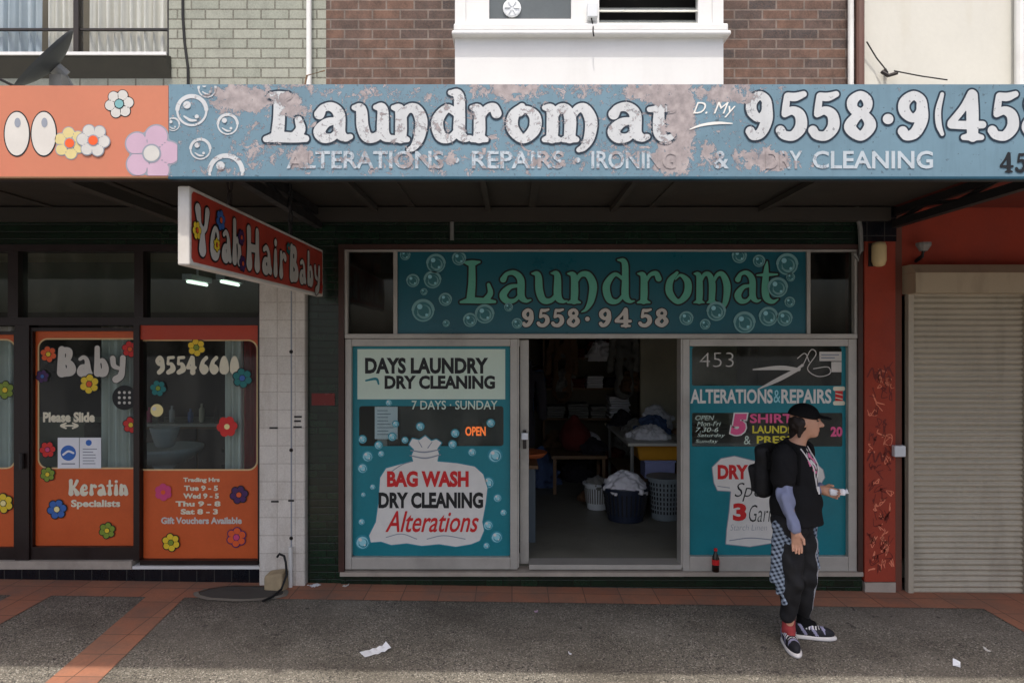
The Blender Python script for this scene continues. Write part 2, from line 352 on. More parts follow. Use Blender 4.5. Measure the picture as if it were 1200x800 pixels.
def catmull(P, sub=7):
    P = np.array(P, float)
    if len(P) == 2: return P
    closed = np.allclose(P[0, :2], P[-1, :2])
    Q = np.vstack([P[-2] if closed else 2*P[0]-P[1], P, P[1] if closed else 2*P[-1]-P[-2]])
    out = []
    for i in range(1, len(Q)-2):
        p0, p1, p2, p3 = Q[i-1:i+3]
        for t_ in np.linspace(0, 1, sub, endpoint=False):
            out.append(.5*((2*p1)+(-p0+p2)*t_+(2*p0-5*p1+4*p2-p3)*t_**2+(-p0+3*p1-3*p2+p3)*t_**3))
    out.append(P[-1]); return np.array(out)
def sd_strokes(strokes, X, Y):
    D = np.full(X.shape, 1e3)
    for s_ in strokes:
        Q = catmull(s_)
        for a, b in zip(Q[:-1], Q[1:]):
            d = b[:2]-a[:2]; L = max(d@d, 1e-9)
            t_ = np.clip(((X-a[0])*d[0]+(Y-a[1])*d[1])/L, 0, 1)
            D = np.minimum(D, np.hypot(X-a[0]-t_*d[0], Y-a[1]-t_*d[1])-(a[2]+(b[2]-a[2])*t_))
    return D
def sd_rrect(x0, x1, y0, y1, r):
    def f(X, Y):
        qx = np.abs(X-(x0+x1)/2)-(x1-x0)/2+r; qy = np.abs(Y-(y0+y1)/2)-(y1-y0)/2+r
        return np.hypot(np.maximum(qx, 0), np.maximum(qy, 0))+np.minimum(np.maximum(qx, qy), 0)-r
    return f
def sd_poly(pts, wob=0):
    P = np.array(pts, float)
    def f(X, Y):
        D = np.full(X.shape, 1e6); ins = np.zeros(X.shape, bool)
        for a, b in zip(P, np.roll(P, -1, 0)):
            d = b-a; t_ = np.clip(((X-a[0])*d[0]+(Y-a[1])*d[1])/max(d@d, 1e-9), 0, 1)
            D = np.minimum(D, np.hypot(X-a[0]-t_*d[0], Y-a[1]-t_*d[1]))
            c_ = ((a[1] > Y) != (b[1] > Y)) & (X < (b[0]-a[0])*(Y-a[1])/(b[1]-a[1]+1e-12)+a[0]); ins ^= c_
        return np.where(ins, -D, D)
    return f
class Flat:
    """painted layers on a plane; coordinates are photo-measured, map2 turns them into metres on that plane"""
    def __init__(s, map2): s.map2 = map2; s.V = []; s.F = []; s.mi = []; s.mats = []
    def raw(s, V, F, mat, layer):
        n = len(s.V); s.V += [s.map2(x, y, layer) for x, y in V]; s.F += [tuple(i+n for i in f) for f in F]
        if mat not in s.mats: s.mats.append(mat)
        s.mi += [s.mats.index(mat)]*len(F)
    def sdf(s, f, box, cell, mat, layer, clip=None):
        x0, x1, y0, y1 = box
        if clip: x0, x1, y0, y1 = max(x0, clip[0]), min(x1, clip[1]), max(y0, clip[2]), min(y1, clip[3])
        if x1-x0 < .5*cell or y1-y0 < .5*cell: return
        xs = np.linspace(x0, x1, max(int((x1-x0)/cell)+2, 3)); ys = np.linspace(y0, y1, max(int((y1-y0)/cell)+2, 3))
        X, Y = np.meshgrid(xs, ys); V, F = contour(f(X, Y), xs, ys)
        if F: s.raw(V, F, mat, layer)
    def rect(s, x0, x1, y0, y1, mat, layer): s.raw([(x0, y0), (x1, y0), (x1, y1), (x0, y1)], [(0, 1, 2, 3)], mat, layer)
    def circle(s, cx, cy, r, mat, layer, clip=None, cell=None, ry=None):
        ry = ry or r; k = r/ry
        s.sdf(lambda X, Y: np.hypot(X-cx, (Y-cy)*k)-r, (cx-r*1.15, cx+r*1.15, cy-ry*1.15, cy+ry*1.15), cell or max(r/6, .12), mat, layer, clip)
    def strokes(s, st, mat, layer, cell=.8, grow=0, clip=None):
        P = np.vstack([np.array(q)[:, :2] for q in st]); w = max(p[2] for q in st for p in q)+grow+2*cell
        s.sdf(lambda X, Y: sd_strokes(st, X, Y)-grow, (P[:, 0].min()-w*1.6, P[:, 0].max()+w*1.6, P[:, 1].min()-w*1.6, P[:, 1].max()+w*1.6), cell, mat, layer, clip)
    def flower(s, cx, cy, r, petal, centre, line, n=5, layer=1, rot=None, clip=None):
        rot = random.random()*6 if rot is None else rot
        pts = [(cx+.6*r*math.cos(rot+6.2832*k/n), cy+.6*r*math.sin(rot+6.2832*k/n)) for k in range(n)]
        pr = r*(.38 if n <= 5 else .33)
        def fp(g): return lambda X, Y: np.min([np.hypot(X-a, Y-b)-pr-g for a, b in pts], axis=0)
        B = (cx-1.2*r, cx+1.2*r, cy-1.2*r, cy+1.2*r); cell = max(r/13, .12)
        if line: s.sdf(fp(r*(.10 if r < 15 else .05)), B, cell, line, layer, clip)
        def petals(X, Y):
            d = np.stack([np.hypot(X-a, Y-b)-pr for a, b in pts]); d.sort(axis=0)
            return np.maximum(d[0], -(d[1]-d[0]-r*.05)) if line else d[0]
        s.sdf(petals, B, cell, petal, layer+1, clip)
        if line: s.circle(cx, cy, r*.33, line, layer+2, clip)
        s.circle(cx, cy, r*.27, centre, layer+3, clip)
    def bubble(s, cx, cy, r, rim, hi, body=None, layer=1, clip=None):
        if body: s.circle(cx, cy, r, body, layer, clip); s.circle(cx+.1*r, cy+.12*r, r*.62, rim, layer+1, clip); s.circle(cx+.04*r, cy+.02*r, r*.5, body, layer+2, clip)
        B = (cx-1.2*r, cx+1.2*r, cy-1.2*r, cy+1.2*r); cell = max(r/11, .12)
        s.sdf(lambda X, Y: np.abs(np.hypot(X-cx, Y-cy)-r*.92)-r*(.07+.06*(Y < cy)), B, cell, rim, layer+1, clip)
        s.circle(cx-.3*r, cy-.36*r, r*.24, hi, layer+3, clip); s.circle(cx+.32*r, cy+.38*r, r*.13, hi, layer+3, clip)
        s.strokes([[(cx-.5*r, cy+.35*r, r*.05), (cx-.1*r, cy+.6*r, r*.09), (cx+.3*r, cy+.62*r, r*.05)]], rim, layer+2, cell, clip=clip)
    def text(s, txt, x0, x1, y0, y1, mat, layer=2, bold=.0, shear=0, outline=None, oset=.03, clip=None):
        """plain sign-writer capitals fitted into a measured rectangle (y down)"""
        for m_, off, ly in ([(outline, bold+oset, layer-1)] if outline else [])+[(mat, bold, layer)]:
            cu = bpy.data.curves.new('lettering', 'FONT'); cu.body = txt; cu.offset = off; cu.shear = shear; cu.resolution_u = 3; cu.fill_mode = 'FRONT'
            cu.size = 1
            ob = bpy.data.objects.new('lettering', cu); me = ob.to_mesh()
            vs_ = [(v.co.x, v.co.y) for v in me.vertices]; fs_ = [tuple(p.vertices) for p in me.polygons]
            ob.to_mesh_clear(); bpy.data.objects.remove(ob); bpy.data.curves.remove(cu)
            if not vs_: continue
            a = np.array(vs_)
            if ly == layer-1 or not outline: lo, hi = a.min(0), a.max(0)
            if outline and ly == layer-1: lo0, hi0 = lo+[oset, oset], hi-[oset, oset]; lo, hi = lo0, hi0
            kx = (x1-x0)/(hi[0]-lo[0]); ky = (y1-y0)/(hi[1]-lo[1])
            s.raw([(x0+(p[0]-lo[0])*kx, y1-(p[1]-lo[1])*ky) for p in vs_], fs_, m_, ly)
    def build(s, name, parent=None):
        return mesh_obj(name, s.V, s.F, s.mats, parent, s.mi)
def wall_map(y0, sc=SW, step=.0012): return lambda x, y, l: ((x-600)/sc, y0-.001-step*l, CAM_Z+(400-y)/sc)
# ------------------------------------------------------------------ hand-drawn letter shapes (x right, y up from the baseline, stroke half-width)
ART = {   # swelling art-nouveau letters of the laundry signs; cap height 1
'L': (.80, [[(.08,.96,.04),(.24,.94,.085),(.42,.97,.04)], [(.25,.93,.09),(.25,.5,.10),(.22,.12,.11)], [(.0,.03,.045),(.22,.07,.085),(.55,.06,.08),(.76,.04,.05)], [(.55,.08,.08),(.66,.24,.08),(.62,.44,.055)]]),
'a': (.72, [[(.12,.56,.085),(.2,.69,.06),(.36,.71,.075),(.49,.55,.095),(.5,.18,.095),(.6,.06,.06),(.7,.08,.035)], [(.47,.42,.05),(.26,.38,.07),(.12,.2,.1),(.2,.06,.085),(.36,.07,.06),(.49,.22,.05)]]),
'u': (.76, [[(.0,.70,.03),(.13,.66,.085),(.16,.3,.1),(.24,.08,.09),(.4,.07,.07),(.53,.22,.06)], [(.40,.71,.03),(.53,.66,.085),(.54,.18,.1),(.64,.05,.06),(.74,.06,.03)]]),
'n': (.74, [[(.0,.70,.03),(.13,.65,.085),(.15,.3,.1),(.14,.06,.095)], [(.0,.02,.035),(.14,.05,.07),(.27,.02,.035)], [(.17,.48,.05),(.28,.67,.07),(.44,.66,.09),(.54,.42,.105),(.5,.08,.09),(.4,-.13,.055),(.3,-.2,.03)]]),
'd': (.78, [[(.5,.56,.05),(.3,.68,.065),(.11,.42,.1),(.17,.1,.095),(.36,.05,.065),(.53,.24,.05)], [(.36,1.02,.03),(.52,.96,.085),(.54,.55,.095),(.54,.18,.1),(.64,.05,.06),(.75,.06,.03)]]),
'r': (.60, [[(.0,.70,.03),(.13,.65,.085),(.15,.3,.1),(.14,.06,.095)], [(.0,.02,.035),(.14,.05,.07),(.28,.02,.035)], [(.17,.46,.045),(.28,.66,.06),(.42,.7,.075),(.48,.58,.085)]]),
'o': (.68, [[(.28,.72,.05),(.12,.52,.09),(.11,.25,.1),(.3,.04,.075),(.5,.22,.1),(.52,.5,.095),(.36,.66,.05),(.24,.56,.03)]]),
'm': (1.10, [[(.0,.70,.03),(.13,.65,.085),(.15,.3,.1),(.14,.06,.095)], [(.0,.02,.035),(.14,.05,.07),(.27,.02,.035)], [(.17,.48,.05),(.27,.67,.065),(.4,.67,.08),(.48,.46,.1),(.47,.06,.095)], [(.35,.02,.035),(.47,.05,.07),(.6,.02,.035)], [(.5,.48,.05),(.62,.67,.065),(.76,.67,.085),(.87,.42,.105),(.84,.08,.09),(.74,-.13,.055),(.64,-.2,.03)]]),
't': (.50, [[(.22,.98,.03),(.2,.8,.07),(.18,.4,.1),(.2,.14,.095),(.33,.04,.065),(.46,.1,.03)], [(.0,.66,.035),(.2,.67,.055),(.44,.68,.035)]]),
'9': (.66, [[(.3,.92,.08),(.12,.78,.1),(.12,.58,.1),(.28,.44,.075),(.44,.56,.09),(.46,.8,.09),(.3,.92,.08)], [(.47,.72,.1),(.47,.42,.11),(.34,.14,.1),(.16,.06,.08),(.08,.16,.09)]]),
'5': (.68, [[(.24,.9,.07),(.4,.89,.075),(.58,.95,.05)], [(.22,.9,.05),(.2,.72,.06),(.17,.56,.05)], [(.17,.52,.05),(.34,.6,.075),(.5,.5,.1),(.52,.26,.11),(.36,.07,.09),(.16,.08,.08),(.08,.18,.085)]]),
'8': (.70, [[(.33,.93,.07),(.17,.8,.095),(.2,.62,.085),(.42,.5,.08),(.53,.28,.11),(.34,.06,.085),(.12,.24,.11),(.24,.46,.085),(.46,.64,.075),(.47,.82,.085),(.33,.93,.07)]]),
'4': (.74, [[(.46,.95,.08),(.3,.66,.06),(.07,.34,.06)], [(.07,.3,.065),(.36,.29,.07),(.66,.3,.06)], [(.47,.93,.09),(.47,.5,.11),(.47,.05,.095)], [(.3,.03,.04),(.47,.05,.07),(.64,.03,.04)]]),
'3': (.62, [[(.1,.8,.08),(.26,.92,.07),(.44,.8,.1),(.4,.6,.08),(.24,.53,.05)], [(.24,.53,.05),(.44,.46,.085),(.48,.22,.11),(.3,.06,.085),(.08,.18,.085)]]),
'·': (.36, [[(.15,.42,.10),(.16,.42,.10)]]),
'(': (.26, [[(.2,.95,.03),(.08,.6,.055),(.1,.3,.055),(.2,.1,.03)]]),
' ': (.35, []),
}
FAT = {   # bottom-heavy seventies letters of the hair salon; cap height 1
'B': (.74, [[(.2,.9,.12),(.18,.5,.13),(.2,.13,.17)], [(.2,.88,.1),(.46,.84,.12),(.44,.6,.1),(.26,.54,.07)], [(.26,.5,.07),(.5,.42,.12),(.54,.2,.17),(.3,.1,.12)]]),
'a': (.62, [[(.14,.58,.06),(.28,.64,.07),(.4,.52,.08),(.42,.2,.13),(.5,.1,.1)], [(.4,.36,.05),(.2,.32,.08),(.16,.14,.13),(.3,.08,.1),(.4,.2,.06)]]),
'b': (.64, [[(.16,.95,.09),(.16,.5,.1),(.18,.12,.14)], [(.18,.44,.05),(.36,.54,.08),(.46,.3,.12),(.4,.12,.14),(.22,.1,.1)]]),
'y': (.60, [[(.1,.6,.1),(.14,.36,.09),(.3,.28,.07)], [(.48,.62,.1),(.46,.3,.1),(.4,.02,.12),(.22,-.1,.13)]]),
'Y': (.72, [[(.12,.88,.13),(.2,.62,.09),(.36,.5,.08)], [(.58,.9,.11),(.5,.6,.08),(.36,.46,.09),(.34,.14,.17)]]),
'e': (.58, [[(.16,.36,.05),(.4,.4,.06),(.38,.58,.07),(.24,.62,.07),(.12,.4,.1),(.16,.14,.14),(.32,.1,.12),(.46,.2,.06)]]),
'h': (.62, [[(.15,.95,.09),(.15,.5,.1),(.15,.12,.14)], [(.17,.46,.05),(.34,.58,.08),(.44,.38,.1),(.45,.12,.14)]]),
'H': (.76, [[(.16,.9,.11),(.17,.5,.11),(.18,.13,.16)], [(.56,.92,.1),(.56,.5,.11),(.56,.13,.16)], [(.18,.5,.09),(.55,.52,.09)]]),
'i': (.34, [[(.16,.62,.09),(.16,.12,.14)], [(.16,.86,.09),(.17,.86,.09)]]),
'r': (.50, [[(.15,.64,.08),(.15,.4,.09),(.15,.12,.14)], [(.17,.46,.05),(.3,.62,.07),(.4,.56,.1)]]),
'K': (.74, [[(.16,.9,.12),(.16,.5,.11),(.17,.13,.16)], [(.56,.9,.1),(.4,.6,.08),(.2,.46,.07)], [(.26,.48,.07),(.44,.34,.1),(.56,.13,.16)]]),
't': (.44, [[(.2,.9,.07),(.19,.5,.08),(.2,.12,.14)], [(.05,.6,.06),(.36,.62,.06)]]),
'n': (.62, [[(.15,.64,.09),(.15,.12,.14)], [(.17,.46,.05),(.34,.6,.08),(.44,.38,.1),(.45,.12,.14)]]),
'0': (.62, [[(.29,.86,.1),(.17,.62,.11),(.18,.24,.15),(.29,.13,.12),(.4,.24,.15),(.4,.62,.11),(.29,.86,.1)]]),
'9': (.60, [[(.28,.88,.1),(.14,.7,.11),(.26,.52,.08),(.42,.68,.1),(.28,.88,.1)], [(.43,.62,.1),(.42,.3,.13),(.24,.12,.12)]]),
'5': (.60, [[(.18,.86,.08),(.46,.88,.08)], [(.17,.84,.06),(.15,.56,.07)], [(.16,.54,.06),(.36,.54,.09),(.43,.28,.15),(.18,.12,.12)]]),
'4': (.62, [[(.34,.9,.08),(.1,.4,.08)], [(.1,.36,.09),(.52,.36,.09)], [(.4,.86,.09),(.39,.12,.14)]]),
'6': (.60, [[(.42,.86,.1),(.22,.66,.1),(.15,.32,.13),(.28,.12,.12),(.42,.28,.13),(.3,.46,.08),(.18,.34,.06)]]),
' ': (.32, []),
}
def strokes_of(font, txt, x0, x1, base, cap, scale_h=None, gap=0, fit=True):
    """lays out txt between x0 and x1; returns one stroke list per letter, in plane coordinates (y down)"""
    tot = sum(font[c][0] for c in txt)+gap*(len(txt)-1); k = (x1-x0)/tot; res = []; x = x0
    for c in txt:
        w, st = font[c]
        if st: res.append([[(x+a*k, base-b*cap, r*(k*.45+cap*.55)) for a, b, r in q] for q in st])
        x += (w+gap)*k
    return res
LC = [0]
def letters(fl, font, txt, x0, x1, base, cap, fill, line, o=2., cell=.8, layer=2, gap=0, grow=0, clip=None, eye=None):
    for st in strokes_of(font, txt, x0, x1, base, cap, gap=gap):
        LC[0] += 1; j = .17*(LC[0] % 4)
        if line: fl.strokes(st, line, layer-1+j, cell, grow+o, clip)
        fl.strokes(st, fill, layer+j, cell, grow, clip)

# ------------------------------------------------------------------ ground: road, kerb, footpath and its paver bands (the street falls to the right)
def sheet(name, x0, x1, y0, y1, dz, mat):
    return struct(mesh_obj(name, [(x0, y0, gz(x0)+dz), (x1, y0, gz(x1)+dz), (x1, y1, gz(x1)+dz), (x0, y1, gz(x0)+dz)], [(0, 1, 2, 3)], mat))
KY = 2.35
struct(mesh_obj('ground', [(-400, -400, -7), (400, -400, -7), (400, 400, -7), (-400, 400, -7)], [(0, 1, 2, 3)], M['asphalt']))
sheet('road', -60, 60, -60, KY, -.15, M['asphalt'])
struct(mesh_obj('kerb', [(x, y, gz(x)+z) for x in (-60, 60) for y, z in ((KY, -.16), (KY, -.01), (KY+.02, .004), (KY+.16, .004), (KY+.16, -.2))],
       [(i, i+1, i+6, i+5) for i in range(4)], M['kerbstone']))
sheet('footpath', -60, 60, KY+.159, YW+.3, 0, M['aggregate'])
def band(name, pts, dz=.004):
    return struct(mesh_obj(name, [(x, y, gz(x)+dz) for x, y in pts], [tuple(range(len(pts)))], M['terracotta']))
band('paving_band', [(-60, 5.50), (60, 5.50), (60, 5.90), (-60, 5.90)])
for xa, w, sk in ((-4.03, .32, .0), (-2.95, .31, .16), (3.80, .32, -.02), (4.86, .32, 0)):
    band('paving_band', [(xa, 5.499), (xa+w, 5.499), (xa+w+sk*1.8, KY+.17), (xa+sk*1.8, KY+.17)])

# ------------------------------------------------------------------ the three shop buildings
XS, XL, XR = wx(-420), wx(400), wx(1006)
top = 6.6
salon = thing('shop_building', 'hair salon building with pale green painted brick upper wall and dark tiled shop header', 'building', (-3.4, YW, 0))
laundry = thing('shop_building', 'laundromat building with brown brick upper wall around a white bay window', 'building', (.5, YW, 0))
corner = thing('shop_building', 'white rendered building with red painted shop wall around the roller shutter', 'building', (4, YW, 0))
xw0, xw1 = wx(-130), wx(198); zs = wz(69); xb = wx(382)
m = MB(); m.box(-8, xw0, YW, YW+.24, 3.36, top); m.box(xw0, xw1, YW, YW+.24, 3.36, zs-.17); m.box(xw1, xb, YW, YW+.24, 3.36, top); m.box(xw0, xw1, YW, YW+.24, 5.85, top)
m.build('upper_wall', M['brick_green'], salon)
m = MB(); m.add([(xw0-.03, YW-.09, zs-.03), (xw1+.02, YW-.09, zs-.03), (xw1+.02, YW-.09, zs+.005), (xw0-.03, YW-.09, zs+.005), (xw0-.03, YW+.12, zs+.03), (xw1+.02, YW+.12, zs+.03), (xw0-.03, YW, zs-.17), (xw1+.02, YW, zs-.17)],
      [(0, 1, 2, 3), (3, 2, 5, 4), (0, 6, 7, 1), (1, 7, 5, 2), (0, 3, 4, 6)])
m.build('window_sill', paint('shaded_sill_brick', C(74, 72, 64), .85, .2, 9, .4, bump=.3), salon)  # dark brick colour, also deepening the shade on the sloping underside
m = MB(); m.box(xw0-.04, xw1+.03, YW-.11, YW-.092, zs-.012, zs+.014); m.build('sill_flashing', M['bay_white'], salon)
win = MB(); win.frame(xw0, xw1, zs+.032, 5.85, .045, YW+.06, YW+.12); win.box(wx(81), wx(87), YW+.055, YW+.125, zs+.077, 5.80); win.box(xw0+.046, xw1-.046, YW+.075, YW+.1, wz(31), wz(28.5))
wf = win.build('window', M['steel_dark'], salon)
MB().box(xw0+.046, xw1-.046, YW+.085, YW+.089, zs+.078, 5.80).build('pane', M['glass_up'], wf)
def curtain(name, x0, x1, y, z0, z1, mat, label, amp=.035, n=9, group=None, seed=0):
    r_ = np.random.default_rng(seed); N = n*10; V = []; F = []
    ph = np.cumsum(r_.uniform(.5, 1.5, N+1)); ph *= n*6.2832/ph[-1]
    for i in range(N+1):
        x = x0+(x1-x0)*i/N
        for j, z in enumerate(np.linspace(z0, z1, 5)):
            a = amp*(1.15-.3*j/4)
            V.append((x, y+a*math.sin(ph[i]+.15*j)+.3*a*math.sin(2.7*ph[i]), z))
    for i in range(N):
        for j in range(4): F.append((i*5+j, i*5+j+5, i*5+j+6, i*5+j+1))
    return tag(mesh_obj(name, V, F, mat, smooth=True), label, 'curtain', group)
curtain('curtain', xw0+.1, wx(36), YW+.15, zs+.05, 5.9, M['curtain_blue'], 'pale blue curtain hanging left of the dark mullion in the upstairs window', n=14, seed=1)
curtain('curtain', wx(40), wx(80), YW+.17, zs+.05, 5.9, M['curtain'], 'narrow white curtain beside the blue one, just left of the upstairs window mullion', n=5, seed=2)
curtain('curtain', wx(90), wx(194), YW+.15, zs+.05, 5.9, M['curtain'], 'wide white curtain right of the dark mullion in the upstairs window', n=11, seed=3)
MB().box(xw0-.2, xw1+.2, YW+.9, YW+1, zs-.2, 6.2).build('interior_wall', M['plaster_dark'], salon)
# salon ground floor shell
zt = wz(287); xp0, xp1 = wx(308), wx(361)
MB().box(-8, wx(378), YW-.02, YW+.24, zt, 3.36).build('tiled_header', M['tile_green'], salon)
MB().box(-8, xp0-.002, YW-.03, YW+.2, -.35, wz(665)).build('plinth', M['tile_black'], salon)
MB().box(-8, wx(158), YW-.05, YW+.15, wz(664.5), wz(655)).build('door_sill', M['concrete'], salon)
MB().box(wx(158.5), xp0-.004, YW-.045, YW+.15, wz(664.5), wz(661)).build('window_sill', M['bay_white'], salon)
pm = MB(); pm.box(xp0, xp1, YW-.09, YW+.3, .02, zt-.003); pil = pm.build('tiled_pillar', M['tile_white'], salon, bevel=.012)
fl = Flat(wall_map(YW-.092, 138))
for (a, b, c_) in ((345, 487, 9), (345, 492, 8), (344, 499, 10), (316, 500, 10), (318, 586, 9), (338, 585, 7)): fl.rect(a, a+c_, b, b+2.2, M['steel_dark'], 0)
for y_ in (412, 527, 630): fl.circle(341.5, y_, 2.2, M['steel_dark'], 0)
fl.rect(341, 342.4, 272, 640, M['greyprint'], 0); fl.build('strap_mark', pil)
room = MB(); x0, x1, y1 = -7.5, wx(330), YW+3.6
room.box(x0-.1, x1+.1, y1+.001, y1+.1, -.2, 3.36); room.box(x0-.1, x0-.001, YW+.25, y1, -.2, 3.36); room.box(x1+.001, x1+.1, YW+.25, y1, -.2, 3.36); room.build('interior_wall', M['salonwall'], salon)
MB().box(x0, x1, YW+.21, y1, .02, .13).build('interior_floor', M['intfloor'], salon); MB().box(x0, x1, YW+.25, y1, 3.2, 3.3).build('interior_ceiling', M['plaster_cream'], salon)
# laundromat shell
xg = wx(361.5); xe = wx(1005); xo = wx(400)
bay0, bay1 = wx(531), wx(853)
xc = wx(1003)
for a, b in ((xb+.001, wx(531)+.02), (wx(853)-.06, xc)): MB().box(a, b, YW, YW+.24, 3.36, top).build('upper_wall', M['brick_brown'], laundry)
MB().box(wx(378.5), wx(1046), YW-.02, YW+.24, zt, 3.36).build('tiled_header', M['tile_green'], laundry)
pg = MB().box(xg, xo, YW-.015, YW+.3, -.2, zt-.002).build('tiled_pier', M['tile_green'], laundry)
MB().box(wx(366), wx(393), YW-.022, YW-.014, wz(474.5), wz(460.5)).build('red_tile', paint('red_glazed_tile', C(110, 26, 24), .25, .1, 9, .2), pg)
MB().box(xo+.002, wx(1008), YW-.03, YW+.2, -.35, wz(673)).build('plinth', M['tile_green'], laundry)
MB().box(xo+.001, wx(1008), YW-.055, YW+.2, wz(672.6), wz(668)).build('ledge', M['concrete'], laundry)
# bay window
DB = .30; zb0 = 3.42
by = YW-DB; bay0, bay1 = wx(531, 143.5), wx(853, 143.5)
bm_ = MB(); bm_.box(bay0+.012, bay1-.025, by+.03, YW+.2, zb0, wz(42, 143.5)); bm_.box(bay0+.012, bay0+.1, by+.03, YW+.2, wz(36, 143.5), top); bm_.box(bay1-.115, bay1-.025, by+.03, YW+.2, wz(36, 143.5), top)
bay = bm_.build('bay_window', M['bay_white'], laundry)
MB().box(bay0-.01, bay1+.02, by-.035, YW+.1, wz(42, 143.5), wz(37, 143.5)).box(bay0+.005, bay1+.0, by-.02, YW+.1, wz(37, 143.5)+.001, wz(28, 143.5)).build('sill', M['bay_white'], bay, bevel=.012)
wb = MB(); zq = wz(28, 143.5)+.002
for a, b in ((bay0+.101, wx(573, 143.5)), (wx(670, 143.5), wx(703, 143.5)), (wx(820, 143.5), bay1-.116)): wb.box(a, b, by+.04, by+.12, zq, top)
wb.box(wx(573, 143.5), wx(670, 143.5), by+.042, by+.118, zq, wz(19, 143.5)); wb.box(wx(703, 143.5), wx(820, 143.5), by+.042, by+.118, zq, wz(27, 143.5)+.004)
wb.build('frame', M['bay_white'], bay)
MB().box(wx(573, 143.5), wx(670, 143.5), by+.075, by+.08, wz(19, 143.5), top).build('pane', M['louvre'], bay)
lv = MB()
for k in range(9):
    z = wz(24, 143.5)+k*.105
    lv.add([(wx(703, 143.5), by+.06, z), (wx(820, 143.5), by+.06, z), (wx(820, 143.5), by+.15, z+.075), (wx(703, 143.5), by+.15, z+.075), (wx(703, 143.5), by+.066, z-.004), (wx(820, 143.5), by+.066, z-.004), (wx(820, 143.5), by+.156, z+.071), (wx(703, 143.5), by+.156, z+.071)], [(0, 1, 2, 3), (4, 7, 6, 5), (0, 4, 5, 1), (2, 6, 7, 3)])
lv.build('louvre', paint('pale_louvre', C(206, 208, 200), .3, .08, 5, .2), bay)
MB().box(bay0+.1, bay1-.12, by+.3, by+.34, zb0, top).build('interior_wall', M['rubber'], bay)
v = MB(); v.lathe([(.0, 0), (.075, 0), (.075, .012), (.062, .016), (.0, .016)], (0, 0, 0), 20)
for k in range(6): a = k*math.pi/3; v.tube([(.015*math.cos(a), .015*math.sin(a), .019), (.06*math.cos(a), .06*math.sin(a), .019)], .006, 5)
vt = v.build('window_fan', M['basket_white'], bay); vt.data.transform(Matrix.Translation((wx(600, 143.5), by+.07, wz(5, 143.5)))@Matrix.Rotation(R(90), 4, 'X'))
mb_ = thing('meter_box', 'small white meter box with a black cord on the bay window', 'electric box', (wx(693, 143.5), by, wz(22, 143.5)))
MB().box(wx(688, 143.5), wx(700, 143.5), by-.04, by+.035, wz(22, 143.5), wz(5, 143.5)).build('box', M['basket_white'], mb_, bevel=.006); MB().tube([(wx(693, 143.5), by-.012, wz(22, 143.5)), (wx(695, 143.5), by-.015, wz(32, 143.5)), (wx(694, 143.5), by-.06, wz(40, 143.5)), (wx(695, 143.5), by-.056, wz(46, 143.5))], .006, 6).build('cord', M['rubber'], mb_)
# laundromat room
x0, x1, y1, zf = wx(362)+.02, wx(1010)+.8, 10.6, wz(662)
r_ = MB(); r_.box(x0-.1, x1+.1, y1+.001, y1+.1, -.2, 3.36); r_.box(x0-.1, x0-.001, YW+.25, y1, -.2, 3.36); r_.box(x1+.001, x1+.1, YW+.25, y1, -.2, 3.36); r_.build('interior_wall', M['plaster_dark'], laundry)
MB().box(x0, x1, YW+.13, y1, zf-.15, zf-.004).build('interior_floor', M['intfloor'], laundry); MB().box(x0, x1, YW+.3, y1, 3.2, 3.3).build('interior_ceiling', M['plaster_dark'], laundry)
MB().box(wx(620), wx(798), YW-.02, YW+.16, wz(666), wz(660.5)).build('threshold', M['alu'], laundry)
# right hand building
MB().box(xc+.002, 8, YW, YW+.24, 3.36, top).build('upper_wall', M['render_white'], corner)
MB().box(wx(1056), 8, YW+.0, YW+.2, wz(345), 3.36).box(8, 9, YW, YW+.2, -.5, 3.36).build('shop_wall', M['red_wall'], corner)
MB().box(wx(1046.5), 8, YW+.21, YW+.3, -.6, 3.36).build('filler_wall', M['darkframe'], corner)  # unseen dark filler, added to block sky light leaking past the reveal
pw = MB().box(wx(1010), wx(1046.5), YW-.045, YW+.3, gz(3)+.085, zt+.12).build('painted_pillar', M['red_wall'], corner, bevel=.01)
MB().box(wx(1010)+.002, wx(1046), YW-.05, YW+.3, -.3, gz(3)+.083).build('pillar_base', M['concrete'], corner)
MB().box(wx(1046.7), wx(1056), YW-.01, YW+.3, -.3, 3.36).build('door_reveal', paint('brown_reveal', C(112, 70, 56), .7, .12, 4, .4), corner)
MB().box(wx(1005.2), wx(1046), YW-.06, YW-.021, wz(284), wz(214)).build('bracket_pad', M['tile_black'], corner)
gf = Flat(wall_map(YW-.046)); rr = random.Random(5)
for k in range(95):
    x, y = rr.uniform(1014, 1043), rr.uniform(425, 672); w_ = rr.uniform(2.5, 6)
    x = min(max(x, 1013+w_), 1044-w_)
    st = [[(x+rr.uniform(-w_, w_), y+rr.uniform(-6, 6), rr.uniform(.3, .6)) for _ in range(rr.choice((4, 5, 6)))]]
    gf.strokes(st, M['graffiti'] if rr.random() < .62 else M['graffiti_pale'], 0, .45, clip=(1011.5, 1045.5, 300, 680))
for y_, w_ in ((437, 1.3), (534, 1.4)):
    w_ *= .65; st = [[(1013, y_+4, w_), (1019, y_-6, w_), (1022, y_+6, w_), (1028, y_-5, w_), (1031, y_+5, w_), (1037, y_-7, w_), (1043, y_+3, w_)]]; gf.strokes(st, M['graffiti'], 1, .45, clip=(1011.5, 1045.5, 300, 680))
gf.build('graffiti', pw)

